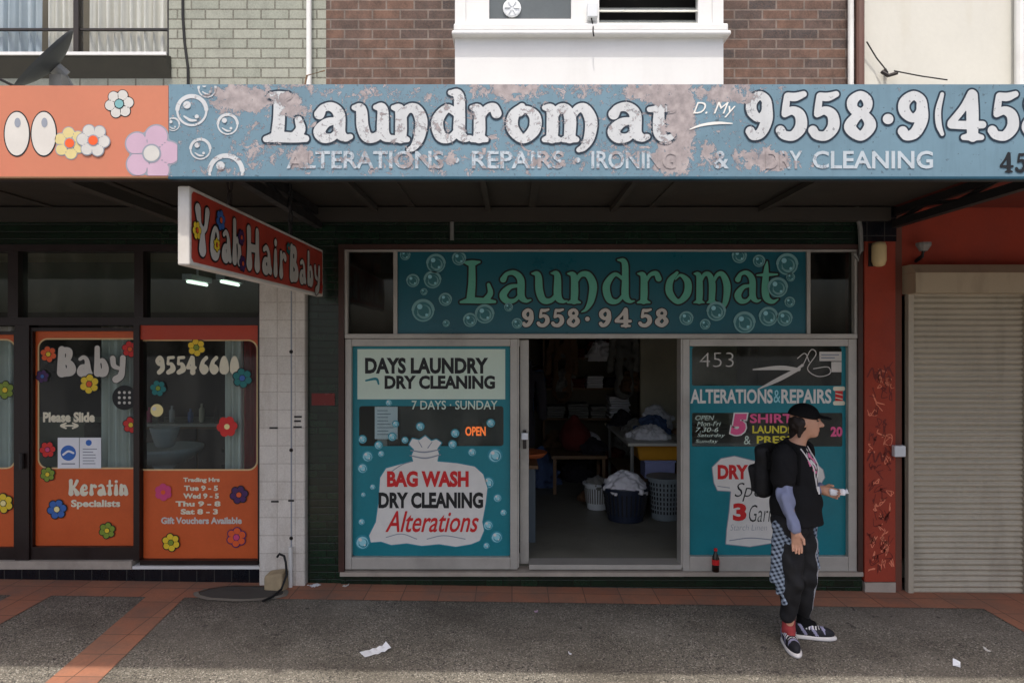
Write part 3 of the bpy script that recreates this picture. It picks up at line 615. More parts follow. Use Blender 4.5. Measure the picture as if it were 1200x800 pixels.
# ------------------------------------------------------------------ awning with its trusses; fascia boards
aw = thing('awning', 'long flat street awning with grey lined underside over the three shops', 'awning', (0, 4.5, 3.3))
ZB, ZT = wz(209, SF), wz(100.5, SF); XA0, XA1 = -7.5, 8
MB().box(XA0, XA1, YF+.06, YW-.002, ZT-.03, ZT-.005).build('roof', M['roofsheet'], aw)
sf = MB().box(XA0, 3.24, YF+.06, YW-.021, ZT-.075, ZT-.055).build('soffit', M['soffit'], aw); MB().box(3.245, XA1, YF+.06, YW-.021, ZT-.075, ZT-.055).build('soffit', M['redoxide'], aw)
b_ = MB()
for k in range(10): b_.box(-7+k*1.02, -6.94+k*1.02, YF+.08, YW-.03, ZT-.088, ZT-.0755)
b_.build('cover_strip', M['soffit'], sf)
MB().box(XA0, 3.2, YW-.12, YW-.0215, ZT-.2, ZT-.0895).build('wall_plate', M['soffit'], aw)
MB().box(XA0, XA1, YF+.031, YF+.075, ZB+.0, ZB+.07).build('fascia_beam', M['steel_dark'], aw)
for X in (-1.66, 3.27):
    zc = 3.10; tr = MB()
    tr.box(X-.03, X+.03, YF+.08, YW-.023, zc-.03, zc+.03); tr.box(X-.025, X+.025, YF+.08, YW-.023, ZT-.15, ZT-.09)
    k = 6; ys = np.linspace(YF+.15, YW-.1, k+1)
    for i in range(k):
        a, b = (zc+.028, ZT-.14) if i % 2 == 0 else (ZT-.14, zc+.028)
        tr.tube([(X, ys[i], a), (X, ys[i+1], b)], .016, 6)
    tr.build('truss', M['steel_dark'], aw)
for X in (-1.15, -.2, .85, 2.1): MB().box(X-.02, X+.02, YF+.08, YW-.03, ZT-.13, ZT-.0895).build('purlin', M['soffit'], aw)
MB().box(-2.62, -2.55, YF+.1, YW-.025, 3.02, 3.09).build('joist', M['soffit'], aw)
xj = wx(197.5, SF); zl = wz(207, SF)
of = thing('fascia_board', 'faded salmon orange awning board painted with white digits and flowers', 'signboard', ((xj+XA0)/2, YF, ZB))
MB().box(XA0, xj-.001, YF, YF+.03, zl, ZT).build('board', M['fascia_orange'], of)
MB().box(XA0, xj-.001, YF-.004, YF+.028, ZB, zl-.001).build('edge_trim', M['timber'], of)
bf = thing('fascia_board', 'peeling blue awning board lettered with the laundromat name and phone number', 'signboard', ((xj+XA1)/2, YF, ZB))
MB().box(xj+.001, XA1, YF, YF+.03, zl, ZT+.006).build('board', M['fascia_blue'], bf)
MB().box(xj+.001, XA1, YF-.006, YF+.028, ZB-.004, zl-.001).build('edge_trim', M['fasciatrim'], bf)
FM = wall_map(YF, SF, .0008); clipO = (-60, 400, 103, 206)
f = Flat(FM)
for cx in (-19, 20, 51.5):
    f.circle(cx, 157, 15.6, M['black'], 0, ry=27, cell=.9); f.circle(cx, 157, 14.2, M['signgrey'], 1, ry=25.4, cell=.9); f.circle(cx+1, 144, 3.6, M['greyprint'], 2, ry=5.6, cell=.5)
f.build('lettering', of)
f = Flat(FM); f.flower(140, 122, 18, M['dullwhite'], M['bubblegrey'], M['black'], 6, 0, clip=clipO); f.build('flower', of)
f = Flat(FM); f.flower(82, 168, 20, M['dullcream'], M['fl_orange'], M['greyprint'], 6, 0, rot=.4, clip=clipO); f.build('flower', of)
f = Flat(FM); f.flower(110, 165, 20.5, M['dullwhite'], M['fl_orange'], M['greyprint'], 6, 4, rot=.1, clip=clipO); f.build('flower', of)
f = Flat(FM); f.flower(178, 180, 34, M['lilacpetal'], M['dullwhite'], M['greyprint'], 5, 0, rot=-1.3, clip=(100, 208, 103, 206)); f.build('flower', of)
rim = M['fascia_white']
f = Flat(FM)
for (cx, cy, r) in ((225, 130, 18.5), (267, 146, 12.5), (235, 175, 12.5), (265, 202, 21), (243, 104, 11), (203, 146, 8)): f.bubble(cx, cy, r, rim, rim, None, 0, clip=(199, 1300, 101, 206))
f.build('painted_bubbles', bf)
f = Flat(FM); CL = (199, 1400, 101, 206)
bounds = [('L', 310, 362), ('a', 365, 413), ('u', 413, 464), ('n', 459, 507), ('d', 504, 554), ('r', 551, 590), ('o', 592, 638), ('m', 636, 708), ('a', 709, 761), ('t', 759, 792)]
for ch, a, b in bounds: letters(f, ART, ch, a+2, b-1, 165, 55, M['fascia_white'], M['fascia_dark'], 2.2, .9, 2, clip=CL, grow=1.1)
for ch, a, b in (('9', 874, 908), ('5', 909, 947), ('5', 947, 985), ('8', 988, 1029), ('·', 1032, 1050), ('9', 1052, 1091), ('(', 1095, 1106), ('4', 1109, 1156), ('5', 1157, 1195), ('8', 1196, 1236)): letters(f, ART, ch, a+1, b, 163, 55, M['fascia_white'], M['fascia_dark'], 2.2, .9, 2, clip=CL, grow=.8)
f.build('main_lettering', bf)
for txt, a, b in (('ALTERATIONS', 336, 520), ('REPAIRS', 553, 660), ('IRONING', 693, 792), ('&', 836, 854), ('DRY', 897, 940), ('CLEANING', 952, 1093)):
    f = Flat(FM); f.text(txt, a, b, 177, 198, M['fascia_faint'], 2, .02); f.build('small_lettering', bf)
for cx in (535, 677): f = Flat(FM); f.circle(cx, 188, 3.2, M['fascia_faint'], 2); f.build('painted_dot', bf)
f = Flat(FM); f.text('D. My', 812, 862, 120, 138, M['white'], 2, .0, .4); f.strokes([[(808, 152, .5), (822, 147, 1.4), (840, 144.5, 1.6), (858, 145, .6)]], M['white'], 2)
f.build('script_lettering', bf)
f = Flat(FM)
for ch, a, b in (('4', 1171, 1188), ('5', 1189, 1204), ('3', 1205, 1220)): letters(f, ART, ch, a, b, 202, 23, M['black'], None, 0, .5, 2)
f.build('street_number', bf)

# ------------------------------------------------------------------ hanging sign under the awning
HX, HY0, HY1, HZ0, HZ1 = -1.645, YF+.09, YW-.16, 2.475, 2.865
hs = thing('hanging_sign', 'red lightbox sign hanging under the awning end-on to the street', 'sign', (HX, (HY0+HY1)/2, HZ0))
MB().box(HX, HX+.06, HY0, HY1, HZ0, HZ1).build('box', M['lightbox'], hs, bevel=.008)
L_ = HY1-HY0
hf = Flat(lambda x, y, l: (HX+.061+.0012*l, HY0+x/100, HZ1-y/100)); W, H = L_*100, (HZ1-HZ0)*100
hf.sdf(sd_rrect(2, W-2, 2, H-2, 1), (0, W, 0, H), 2, M['signred_face'], 0); hf.build('face_panel', hs)
hf = Flat(lambda x, y, l: (HX+.061+.0012*l, HY0+x/100, HZ1-y/100))
for txt, a, b in (('Yeah', 5, 64), ('Hair', 69, 143), ('Baby', 148, 227)): letters(hf, FAT, txt, a, b, 33, 26, M['signgrey'], M['black'], 1.0, .5, 4, grow=-.2)
hf.build('lettering', hs)
for cx, cy, r, p in ((6, 21, 5, 'fl_yellow'), (34, 11, 6, 'fl_blue'), (29, 25, 4, 'fl_yellow'), (62, 16, 5, 'fl_purple'), (64, 31, 5, 'fl_purple'), (146, 11, 4.5, 'fl_teal'), (229, 31, 4, 'fl_red')):
    hf = Flat(lambda x, y, l: (HX+.061+.0012*l, HY0+x/100, HZ1-y/100)); hf.flower(cx, cy, r, M[p], M['fl_orange'], M['black'], 6, 6); hf.build('flower', hs)
for yy in (HY0+.55, HY1-.75):
    c_ = MB()
    for k in range(5):
        z = HZ1+.02+k*.085; h_ = .05
        c_.tube([(HX+.03+(.012*math.cos(a) if k % 2 else 0), yy+(0 if k % 2 else .02*math.cos(a)), z+.03+h_*math.sin(a)) for a in np.linspace(0, 6.2832, 11)], .008, 5, cap=False)
    c_.build('chain', M['steel_dark'], hs)
# ------------------------------------------------------------------ laundromat shopfront
GY = YW+.03                                  # glass line
fr = thing('shopfront_frame', 'brown timber and grey aluminium frame around the laundromat front', 'shopfront', (.75, YW, wz(668)))
m = MB(); m.pbox(398, 404.5, 287, 668, YW-.04, YW+.1); m.pbox(1003.2, 1008.5, 287, 668, YW-.04, YW+.1); m.pbox(404.6, 1003.1, 287, 292.5, YW-.038, YW+.1)
m.build('outer_frame', M['bronze'], fr)
m = MB(); m.pbox(404.6, 1003.1, 391, 396.5, YW-.03, YW+.1); m.build('transom_bar', M['alu'], fr, bevel=.004)
m = MB(); m.pbox(404.6, 1003.1, 293, 295, YW-.02, YW+.08); m.pbox(461.5, 466, 295.1, 390.9, YW-.022, YW+.08); m.pbox(944.5, 948.5, 295.1, 390.9, YW-.022, YW+.08); m.pbox(404.6, 408, 295.1, 390.9, YW-.022, YW+.08); m.pbox(1000, 1003.1, 295.1, 390.9, YW-.022, YW+.08)
m.build('glazing_bead', M['alu'], fr)
for nm, a, b, lab in (('transom_window', 408.1, 461.4, 'small dark transom pane on the left end of the teal laundromat sign'), ('transom_window', 948.6, 999.9, 'small dark transom pane on the right end of the teal laundromat sign')):
    tag(MB().pbox(a, b, 295.1, 390.9, GY, GY+.006).build(nm, M['glass_dark']), lab, 'window', 'transom panes beside the sign')
ts = thing('transom_sign', 'dark teal laundromat sign with jade letters and bubbles above the doorway', 'signboard', (.8, YW, wz(390)))
TB = paint('transom_board', C(12, 92, 106), .35, .08, 2.5, .3, C(6, 52, 64))
MB().pbox(466.1, 944.4, 295.1, 390.9, YW+.0, YW+.03).build('board', TB, ts)
f = Flat(wall_map(YW)); 
tb = [('L', 540, 584), ('a', 586, 626), ('u', 626, 670), ('n', 668, 706), ('d', 706, 748), ('r', 748, 780), ('o', 782, 818), ('m', 818, 872), ('a', 860, 894), ('t', 886, 912)]
tb = [('L', 539, 582), ('a', 582, 623), ('u', 622, 666), ('n', 664, 706), ('d', 704, 745), ('r', 746, 778), ('o', 778, 814), ('m', 812, 862), ('a', 858, 892), ('t', 886, 914)]
for ch, a, b in tb: letters(f, ART, ch, a+1, b, 355.5, 50, M['jade'], M['black'], 2.0, .8, 2, grow=-.9)
f.build('main_lettering', ts)
f = Flat(wall_map(YW))
x = 612
for ch, a, b in (('9', 612, 627), ('5', 629, 645), ('5', 646, 662), ('8', 664, 681), ('·', 684, 694), ('9', 702, 718), ('4', 720, 741), ('5', 748, 765), ('8', 767, 785)): letters(f, ART, ch, a, b, 382.5, 21, M['signgrey'], M['black'], 1.2, .5, 2, grow=.2)
f.build('phone_number', ts)
f = Flat(wall_map(YW))
for cx, cy, r in ((475, 299, 6), (511, 309, 11), (538, 303, 8), (484, 329, 7.5), (507, 328, 10), (497, 342, 4), (522, 351, 7.5), (496, 364, 13), (523, 379, 4), (551, 375, 8), (568, 368, 11), (596, 360, 5), (606, 379, 6), (804, 373, 8), (826, 380, 6), (839, 365, 11), (872, 378, 12.5), (900, 371, 11), (919, 373, 9), (866, 300, 8.5), (889, 306, 7), (922, 310, 12.5), (911, 337, 11.5), (925, 354, 6), (926, 325, 5)):
    f.bubble(cx, cy, r, M['bubblegrey'], M['bubble'], paint('bubble_body_teal', C(52, 116, 122), .4, .1, 20, 0), 6, clip=(467, 943, 296.5, 390))
f.build('painted_bubbles', ts)

PANEY = GY
def shop_window(label, a, b, q0, q1, ga, gb, h0, h1):
    w = thing('shop_window', label, 'shop window', (wx((a+b)/2), YW, wz(q1)), 'painted laundromat windows')
    m = MB(); m.pbox(a, ga, q0, q1, YW-.02, YW+.07); m.pbox(gb, b, q0, q1, YW-.02, YW+.07); m.pbox(ga+.1, gb-.1, q0, h0, YW-.018, YW+.068); m.pbox(ga+.1, gb-.1, h1, q1, YW-.018, YW+.068)
    m.build('frame', M['alu'], w, bevel=.004)
    MB().pbox(ga, gb, h0, h1, GY, GY+.006).build('pane', M['glass'], w); return w
def minus(f1, *holes): return lambda X, Y: np.max([f1(X, Y)]+[-h(X, Y) for h in holes], axis=0)
WM = wall_map(GY)
lw = shop_window('left laundromat window painted teal with a white laundry bag', 405, 606.5, 397, 666, 412.5, 598, 405.5, 652)
f = Flat(WM); strip = sd_rrect(420, 590, 476, 523, 3)
f.sdf(minus(sd_rrect(412.5, 598, 405.5, 652, 1), strip), (412, 598.5, 405, 652.5), 2.2, M['teal'], 0); f.build('teal_paint', lw)
f = Flat(WM); f.rect(418, 592, 409, 468, M['palegreen'], 1)
f.text('DAYS LAUNDRY', 427, 572, 419, 438, M['black'], 2, .045); f.text('DRY CLEANING', 450, 580, 440, 456, M['black'], 2, .045)
f.strokes([[(428, 446, 1), (440, 444, 1.5), (443, 450, 1)]], M['teal'], 2, .5); f.build('top_board', lw)
f = Flat(WM); f.text('7 DAYS · SUNDAY', 482, 583, 469.5, 480, M['palegreen'], 2, .01); f.build('hours_lettering', lw)
f = Flat(WM); f.text('OPEN', 545, 569, 500, 511, M['neon'], 1, .03); f.build('open_lettering', lw)
BL = [(424, 515, 5), (430, 535, 6.5), (446, 532, 4), (424, 549, 6), (423, 612, 4), (424, 636, 8.5), (443, 522, 5), (492, 500, 5), (474, 516, 4), (530, 521, 5), (553, 530, 5), (580, 534, 8.5), (572, 566, 7), (583, 584, 5), (572, 616, 6), (582, 630, 7), (575, 496, 5), (533, 508, 5), (455, 472, 4), (463, 497, 4), (590, 601, 4), (436, 571, 3.5), (570, 640, 4), (459, 512, 5), (425, 580, 3)]
f = Flat(WM)
for cx, cy, r in BL: f.bubble(cx, cy, r, M['bubbledk'], M['white'], M['bubble'], 2, clip=(413, 597, 406, 651))
f.build('painted_bubbles', lw)
bag = [(484, 541), (470, 544), (452, 549), (445, 560), (443, 590), (440, 612), (432, 628), (434, 636), (446, 635), (458, 639), (476, 637), (494, 640), (514, 638), (534, 641), (552, 638), (562, 634), (567, 622), (565, 612), (569, 590), (571, 572), (566, 556), (556, 547), (535, 543), (512, 541), (514, 532), (512, 526), (517, 519), (511, 515), (505, 517), (498, 511), (491, 516), (483, 514), (479, 521), (485, 527), (482, 534)]
f = Flat(WM); f.sdf(lambda X, Y: sd_poly(bag)(X, Y)-1.2, (428, 575, 508, 645), .9, M['bubbledk'], 5); f.sdf(sd_poly(bag), (428, 575, 508, 645), .9, M['white'], 6)
for st in ([(480, 534, .6), (498, 537, .9), (516, 533, .6)], [(481, 528, .6), (497, 530, .9), (515, 527, .6)], [(490, 517, .4), (494, 524, .6)], [(506, 518, .4), (501, 525, .6)], [(452, 630, .5), (470, 626, .5), (488, 632, .5)], [(500, 632, .5), (520, 628, .5), (545, 632, .5)], [(482, 541, .5), (470, 545, .5), (455, 555, .5)]): f.strokes([st], M['greyprint'], 7, .45)
f.text('BAG WASH', 453, 549, 552, 571, M['signred'], 8, .05); f.text('DRY CLEANING', 443, 566, 577, 596, M['black'], 8, .045); f.text('Alterations', 451, 561, 599, 624, M['signred'], 8, .012, .35)
f.build('bag_painting', lw)
rw = shop_window('right laundromat window painted teal with a white shirt, behind the standing person', 799.5, 1003, 397, 668, 807.5, 993, 405.5, 651)
s1 = sd_rrect(812, 988, 407, 452, 2); s2 = sd_rrect(812, 989, 484, 523.5, 1)
f = Flat(WM); f.sdf(minus(sd_rrect(807.5, 993, 405.5, 651, 1), s1, s2), (807, 993.5, 405, 651.5), 2.0, M['teal'], 0); f.build('teal_paint', rw)
f = Flat(WM); f.text('453', 821, 861, 413, 430, M['signgrey'], 1, -.02); f.build('street_number', rw)
f = Flat(WM); f.text('ALTERATIONS', 810, 907, 456, 473, M['white'], 2, .03); f.text('&', 908, 916, 457, 472, M['bubble'], 2); f.text('REPAIRS', 917, 976, 456, 473, M['white'], 2, .03)
f.build('main_lettering', rw)
f = Flat(WM)
f.strokes([[(884, 433, .8), (915, 431, 2.6), (938, 433, 1.8)], [(890, 456, .6), (915, 444, 2.6), (938, 432, 2)], [(936, 432, 1.2), (942, 428, 1.6)]], M['signgrey'], 1, .5)
f.strokes([[(943, 427, .5), (952, 410, .5), (958, 415, .5), (948, 432, .5), (960, 441, .5), (974, 438, .5), (972, 430, .5), (955, 432, .5)], [(936, 420, .5), (945, 414, .5), (950, 424, .5)]], M['signgrey'], 1, .4)
f.build('scissors_painting', rw)
f = Flat(WM); f.rect(962, 988, 412, 423, M['signgrey'], 1); f.rect(976, 988, 424, 436, M['signgrey'], 1); f.rect(964, 985, 415, 416.5, M['greyprint'], 2); f.rect(964, 980, 418.5, 420, M['greyprint'], 2); f.build('sticker', rw)
f = Flat(WM); f.rect(980.5, 989.5, 457, 472, M['signred'], 1); f.sdf(sd_rrect(978, 992, 453, 458, 2), (977, 993, 452, 459), .4, M['offwhite'], 2); f.sdf(sd_rrect(978, 992, 470, 475, 2), (977, 993, 469, 476), .4, M['offwhite'], 2); f.strokes([[(981, 461, .5), (989, 463, .5)], [(981, 466, .5), (989, 468, .5)]], M['offwhite'], 3, .4); f.build('spool_painting', rw)
for i, (tx, b) in enumerate((('OPEN', 838), ('Mon-Fri', 846), ('7.30-6', 843), ('Saturday', 851), ('Sunday', 843))):
    f = Flat(WM); f.text(tx, 816+i % 2*2, b, 487+i*7, 492.5+i*7, M['palegreen'], 1, 0, .25); f.build('hours_lettering', rw)
f = Flat(WM); f.text('5', 857, 877, 485, 510, M['pinkpaint'], 2, .07, .15, M['white'], .05); f.build('price_digit', rw); f = Flat(WM); f.text('SHIRTS', 880, 939, 485, 496, M['pinkpaint'], 2, .03); f.text('LAUNDRY', 883, 940, 499, 508, M['yellowpaint'], 2, .03); f.text('&', 873, 881, 511, 521, M['palegreen'], 2); f.text('PRESS', 888, 930, 511, 520, M['yellowpaint'], 2, .03); f.build('price_lettering', rw); f = Flat(WM); f.text('20', 975, 989, 500, 512, M['pinkpaint'], 2, .05)
f.build('price_digit', rw)
shirt = [(836, 548), (846, 538), (862, 535), (882, 540), (900, 544), (918, 539), (938, 535), (954, 540), (966, 551), (968, 560), (958, 576), (946, 578), (946, 600), (949, 628), (950, 637), (930, 640), (905, 637), (880, 641), (852, 638), (853, 622), (856, 600), (858, 576), (842, 575), (838, 566)]
f = Flat(WM); f.sdf(lambda X, Y: sd_poly(shirt)(X, Y)-.9, (830, 972, 530, 645), .9, M['greyprint'], 1); f.sdf(sd_poly(shirt), (830, 972, 530, 645), .9, M['white'], 2)
f.text('DRY', 842, 878, 545, 562, M['signred'], 3, .05); f.text('Specials', 862, 934, 566, 588, M['black'], 3, -.01, .3); f.text('3', 860, 876, 590, 611, M['signred'], 3, .05); f.text('Garments', 879, 938, 592, 612, M['black'], 3, -.01, .25); f.text('Starch Linen', 857, 900, 615, 622, M['greyprint'], 3, -.02, .2)
f.strokes([[(856, 634, .5), (880, 631, .6), (905, 633, .5)], [(842, 570, .4), (856, 572, .5)]], M['greyprint'], 3, .5); f.build('shirt_painting', rw)
nt_ = tag(MB().pbox(438, 465, 477, 515, GY+.012, GY+.0135).build('paper_notice', M['paper']), 'white paper notice stuck inside the left laundromat window', 'notice')
f = Flat(wall_map(GY+.012, step=.0008))
for i in range(8): f.rect(441, 441+random.uniform(12, 21), 481+i*4, 482+i*4, M['greyprint'], 0)
f.build('notice_print', nt_)
# sliding door, pushed back behind the left window
sdr = thing('sliding_door', 'open aluminium sliding door, pushed back behind the left laundromat window', 'door', (wx(540), YW+.11, wz(664)))
m = MB(); m.pbox(609.5, 620, 398, 664, YW+.085, YW+.135); m.pbox(440, 451, 398, 664, YW+.085, YW+.135); m.pbox(451.1, 609.4, 398, 406, YW+.087, YW+.133); m.pbox(451.1, 609.4, 652, 664, YW+.087, YW+.133)
m.build('frame', M['alu'], sdr, bevel=.004); MB().pbox(451, 609.6, 406, 652, YW+.107, YW+.113).build('pane', M['glass'], sdr)
hd = MB(); hd.pbox(613, 617, 505, 527, YW+.06, YW+.0845); hd.build('handle', M['steel_dark'], sdr, bevel=.003)
MB().pbox(611, 619, 508, 516, YW+.045, YW+.0595).build('lock', M['paper'], sdr, bevel=.006)
for a, b, c_ in ((606.6, 608.2, .084), (797.5, 799.4, .13)): MB().pbox(a, b, 397, 664, YW-.012, YW+c_).build('door_jamb', M['alu'], fr)

# ------------------------------------------------------------------ hair salon shopfront
sfm = thing('shopfront_frame', 'dark brown frame around the orange hair salon front', 'shopfront', (-3.4, YW, wz(655)))
m = MB(); m.box(-8, xp0-.003, YW-.03, YW+.1, wz(295), wz(287.1)); m.box(-8, xp0-.003, YW-.028, YW+.1, wz(381), wz(372))
m.pbox(12, 24, 295.1, 371.9, YW-.03, YW+.09); m.pbox(159.5, 170, 295.1, 371.9, YW-.03, YW+.09); m.pbox(304.5, 307.6, 295.1, 371.9, YW-.03, YW+.09)
m.pbox(20, 36.5, 381.1, 655, YW-.028, YW+.09); m.pbox(158.5, 165.5, 381.1, 655, YW-.03, YW+.09); m.pbox(303.5, 307.6, 381.1, 655, YW-.03, YW+.09)
m.pbox(165.6, 303.4, 655.1, 660.8, YW-.025, YW+.09)
m.build('frame', M['darkframe'], sfm)
for i, (a, b, lab) in enumerate(((-150, 11.9, 'salon transom pane cut by the left edge of the photo'), (24.1, 159.4, 'salon transom pane above the door lettered Baby'), (170.1, 304.4, 'salon transom pane above the salon phone number, showing lit tubes inside'))):
    tag(MB().pbox(a, b, 295.1, 371.9, GY, GY+.006).build('transom_window', M['glass']), lab, 'window', 'transom panes of the hair salon')
def flower_on(par_, cx, cy, r, petal, centre, line='black', n=6, layer=8):
    f = Flat(WM); f.flower(cx, cy, r, M[petal], M[centre], M[line] if line else None, n, layer); f.build('flower', par_)
def salon_panel(name, label, cat, a, b, q0, q1, h, bottom, group=None):
    d = thing(name, label, cat, (wx((a+b)/2), YW, wz(q1)), group)
    f = Flat(WM)
    f.sdf(minus(sd_rrect(a, b, q0, q1, .5), sd_rrect(*h, 11)), (a-.5, b+.5, q0-.5, q1+.5), 1.5, M['orange'], 0); f.build('orange_vinyl', d)
    f = Flat(WM); g = sd_rrect(*h, 11); f.sdf(lambda X, Y: np.abs(g(X, Y))-.9, (h[0]-3, h[1]+3, h[2]-3, h[3]+3), .7, M['thinline'], 1); f.build('outline', d)
    MB().pbox(a, b, q0, q1, GY, GY+.006).build('pane', M['glass'], d); return d
d1 = salon_panel('sliding_door', 'orange salon door panel cut by the left edge of the photo', 'door', -104, 17, 392, 641, (-98, 15, 398, 549), 0)
m = MB(); m.pbox(17.05, 20.0, 388, 655, YW-.01, YW+.06); m.pbox(-110, 17, 388, 391.9, YW-.01, YW+.06); m.pbox(-110, 17, 641.1, 655, YW-.01, YW+.06); m.build('frame', M['darkframe'], d1)
flower_on(d1, 4, 457, 11, 'fl_green', 'fl_yellow'); flower_on(d1, 2, 590, 12, 'fl_yellow', 'fl_cream')
d2 = salon_panel('sliding_door', 'orange salon door with white Baby lettering and paper notices', 'door', 39, 157.5, 388, 640, (42.5, 163, 397, 549), 0)
m = MB(); m.pbox(36.6, 38.95, 384, 655, YW-.01, YW+.06); m.pbox(39, 158.4, 384, 387.9, YW-.01, YW+.06); m.pbox(39, 158.4, 640.1, 654.9, YW-.01, YW+.06); m.build('frame', M['darkframe'], d2)
MB().tube([(wx(30), YW-.05, wz(548)), (wx(30), YW-.05, wz(530))], .018, 8).build('handle', M['steel_dark'], d2)
f = Flat(WM); letters(f, FAT, 'Baby', 64, 146, 441, 35, M['signgrey'], M['black'], .9, .5, 4, grow=.0); f.build('main_lettering', d2)
f = Flat(WM); f.text('Please Slide', 48, 109, 483, 495, M['offwhite'], 3, .05); f.strokes([[(70, 499, 1), (88, 499, 1)], [(75, 496, 1), (69, 499, 1), (75, 502, 1)], [(83, 496, 1), (89, 499, 1), (83, 502, 1)]], M['offwhite'], 3, .5); f.build('slide_lettering', d2)
f = Flat(WM); letters(f, FAT, 'Keratin', 78, 149, 581, 19, M['offwhite'], None, 0, .5, 4, grow=.1); f.text('Specialists', 81, 139, 586, 597, M['offwhite'], 3, .04); f.build('service_lettering', d2)
f = Flat(WM); f.circle(144, 466, 14.5, M['black'], 4)
for i in range(3):
    for j in range(3): f.circle(138+6*i, 460+6*j, 1.7, M['signgrey'], 5, cell=.3)
f.build('dotted_badge', d2)
for a in ((55, 415, 10, 'fl_orange', 'fl_yellow'), (151, 409, 10, 'fl_red', 'fl_orange'), (103, 450, 12, 'fl_yellow', 'fl_orange'), (152, 498, 10, 'fl_red', 'fl_yellow'), (54, 527, 10, 'fl_red', 'fl_pink'), (54, 556, 9, 'fl_green', 'fl_yellow'), (65, 597, 12, 'fl_blue', 'fl_cream'), (124, 622, 10, 'fl_green', 'fl_yellow'), (48, 441, 8, 'fl_purple', 'fl_blue')): flower_on(d2, *a)
for a, b, lab in ((65.5, 90.5, 'paper notice with a blue disc, left of the two on the salon door'), (91.2, 116.5, 'paper notice with printed lines, right of the two on the salon door')):
    n_ = tag(MB().pbox(a, b, 513, 549, GY-.006, GY-.0045).build('paper_notice', M['paper']), lab, 'notice', 'paper notices on the salon door')
    f = Flat(wall_map(GY-.006, step=.0008))
    if a < 80:
        f.circle(78, 531, 9, M['paperblue'], 0); f.strokes([[(72, 533, 1.2), (78, 529, 1.2), (84, 531, 1.2)]], M['paper'], 1, .5); f.rect(70, 86, 543, 544.5, M['greyprint'], 0)
    else:
        f.circle(102, 519, 3.5, M['paperblue'], 0)
        for i in range(6): f.rect(95, 106+random.random()*7, 526+3.4*i, 527+3.4*i, M['greyprint'], 0)
    f.build('notice_print', n_)
d3 = salon_panel('shop_window', 'orange hair salon window with the phone number and trading hours', 'shop window', 166, 303, 398, 655, (157, 300, 398.5, 551), 0)
m = MB(); m.pbox(165.6, 303.4, 381.2, 397.8, YW-.012, YW+.06); m.build('top_rail', M['redorange'], d3)
f = Flat(WM); letters(f, FAT, '9554', 180, 229, 439, 23, M['offwhite'], None, 0, .5, 4, grow=.1); letters(f, FAT, '6600', 232, 280, 439, 23, M['offwhite'], None, 0, .5, 4, grow=.1); f.build('phone_number', d3)
for i, (tx, a, b) in enumerate((('Trading Hrs', 213, 256), ('Tue 9 - 5', 214, 254), ('Wed 9 - 5', 213, 255), ('Thu 9 - 8', 204, 257), ('Sat 8 - 3', 210, 254))): f = Flat(WM); f.text(tx, a, b, 560+i*9.2, 566.5+i*9.2, M['offwhite'], 3, .045); f.build('hours_lettering', d3)
f = Flat(WM); f.text('Gift Vouchers Available', 187, 282, 606.5, 614.5, M['signgrey'], 3, .04); f.build('voucher_lettering', d3)
for a in ((229, 407, 11, 'fl_yellow', 'fl_green'), (283, 443, 12, 'fl_teal', 'fl_blue'), (184, 455, 10, 'fl_teal', 'fl_green'), (265, 500, 12, 'fl_red', 'fl_cream', 'fl_red'), (190, 577, 10, 'fl_pink', 'fl_orange', 'fl_pink'), (279, 580, 11, 'fl_purple', 'fl_orange'), (199, 636, 11, 'fl_yellow', 'fl_green'), (276, 630, 12, 'fl_orange', 'fl_pink', 'fl_purple')): flower_on(d3, *a)
f = Flat(WM); f.circle(182, 481, 7.5, M['fl_cream'], 3); f.circle(179, 479, 2.4, M['white'], 4); f.build('sticker', d3)
# salon interior
zsf = .13
curtain('curtain', wx(117, 133.3), wx(157, 133.3), YW+.12, zsf+.05, wz(382), M['curtain'], 'white sheer curtain behind the right edge of the Baby door', n=5, seed=5, amp=.03)
curtain('curtain', wx(262, 133.3), wx(284, 133.3), YW+.12, zsf+.05, wz(382), M['curtain'], 'narrow white curtain beside the red one in the salon window', n=3, seed=6, amp=.03)
curtain('curtain', wx(285, 133.3), wx(303, 133.3), YW+.12, zsf+.05, wz(382), M['curtain_red'], 'dark red curtain at the right edge of the salon window', n=3, seed=7, amp=.03)
curtain('curtain', wx(-100, 132.3), wx(18, 132.3), YW+.16, zsf+.05, wz(382), M['curtain'], 'white curtain behind the salon panel at the left edge of the photo', n=9, seed=8, amp=.03)
bs = thing('salon_basin', 'white round salon basin on a pedestal behind the phone number window', 'basin', (-3.55, YW+1.1, zsf))
MB().lathe([(.1, 0), (.16, .02), (.07, .1), (.06, .6), (.12, .72), (.04, .74)], (-3.55, YW+1.1, zsf), 20).build('pedestal', M['basket_white'], bs, smooth=True)
MB().lathe([(.05, .72), (.2, .74), (.36, .86), (.37, .9), (.34, .9), (.2, .79), (.02, .78)], (-3.55, YW+1.1, zsf), 28).build('bowl', M['basket_white'], bs, smooth=True)
fsd = tag(MB().lathe([(.06, 0), (.09, .02), (.13, .16), (.14, .2), (.12, .2), (.02, .05)], (-3.5, YW+1.0, zsf+.9), 16).build('white_bowl', M['basket_white'], smooth=True), 'small white bowl standing on the salon basin', 'bowl')
fsd.location.z = .005
mir = thing('salon_mirror', 'pale salon mirror standing against the back of the salon', 'mirror', (-3.2, YW+3.4, .9))
MB().frame(-3.5, -2.8, 1.0, 2.1, .05, YW+3.45, YW+3.5).build('frame', M['steel_grey'], mir); MB().box(-3.45, -2.85, YW+3.47, YW+3.49, 1.05, 2.05).build('glass', M['louvre'], mir)
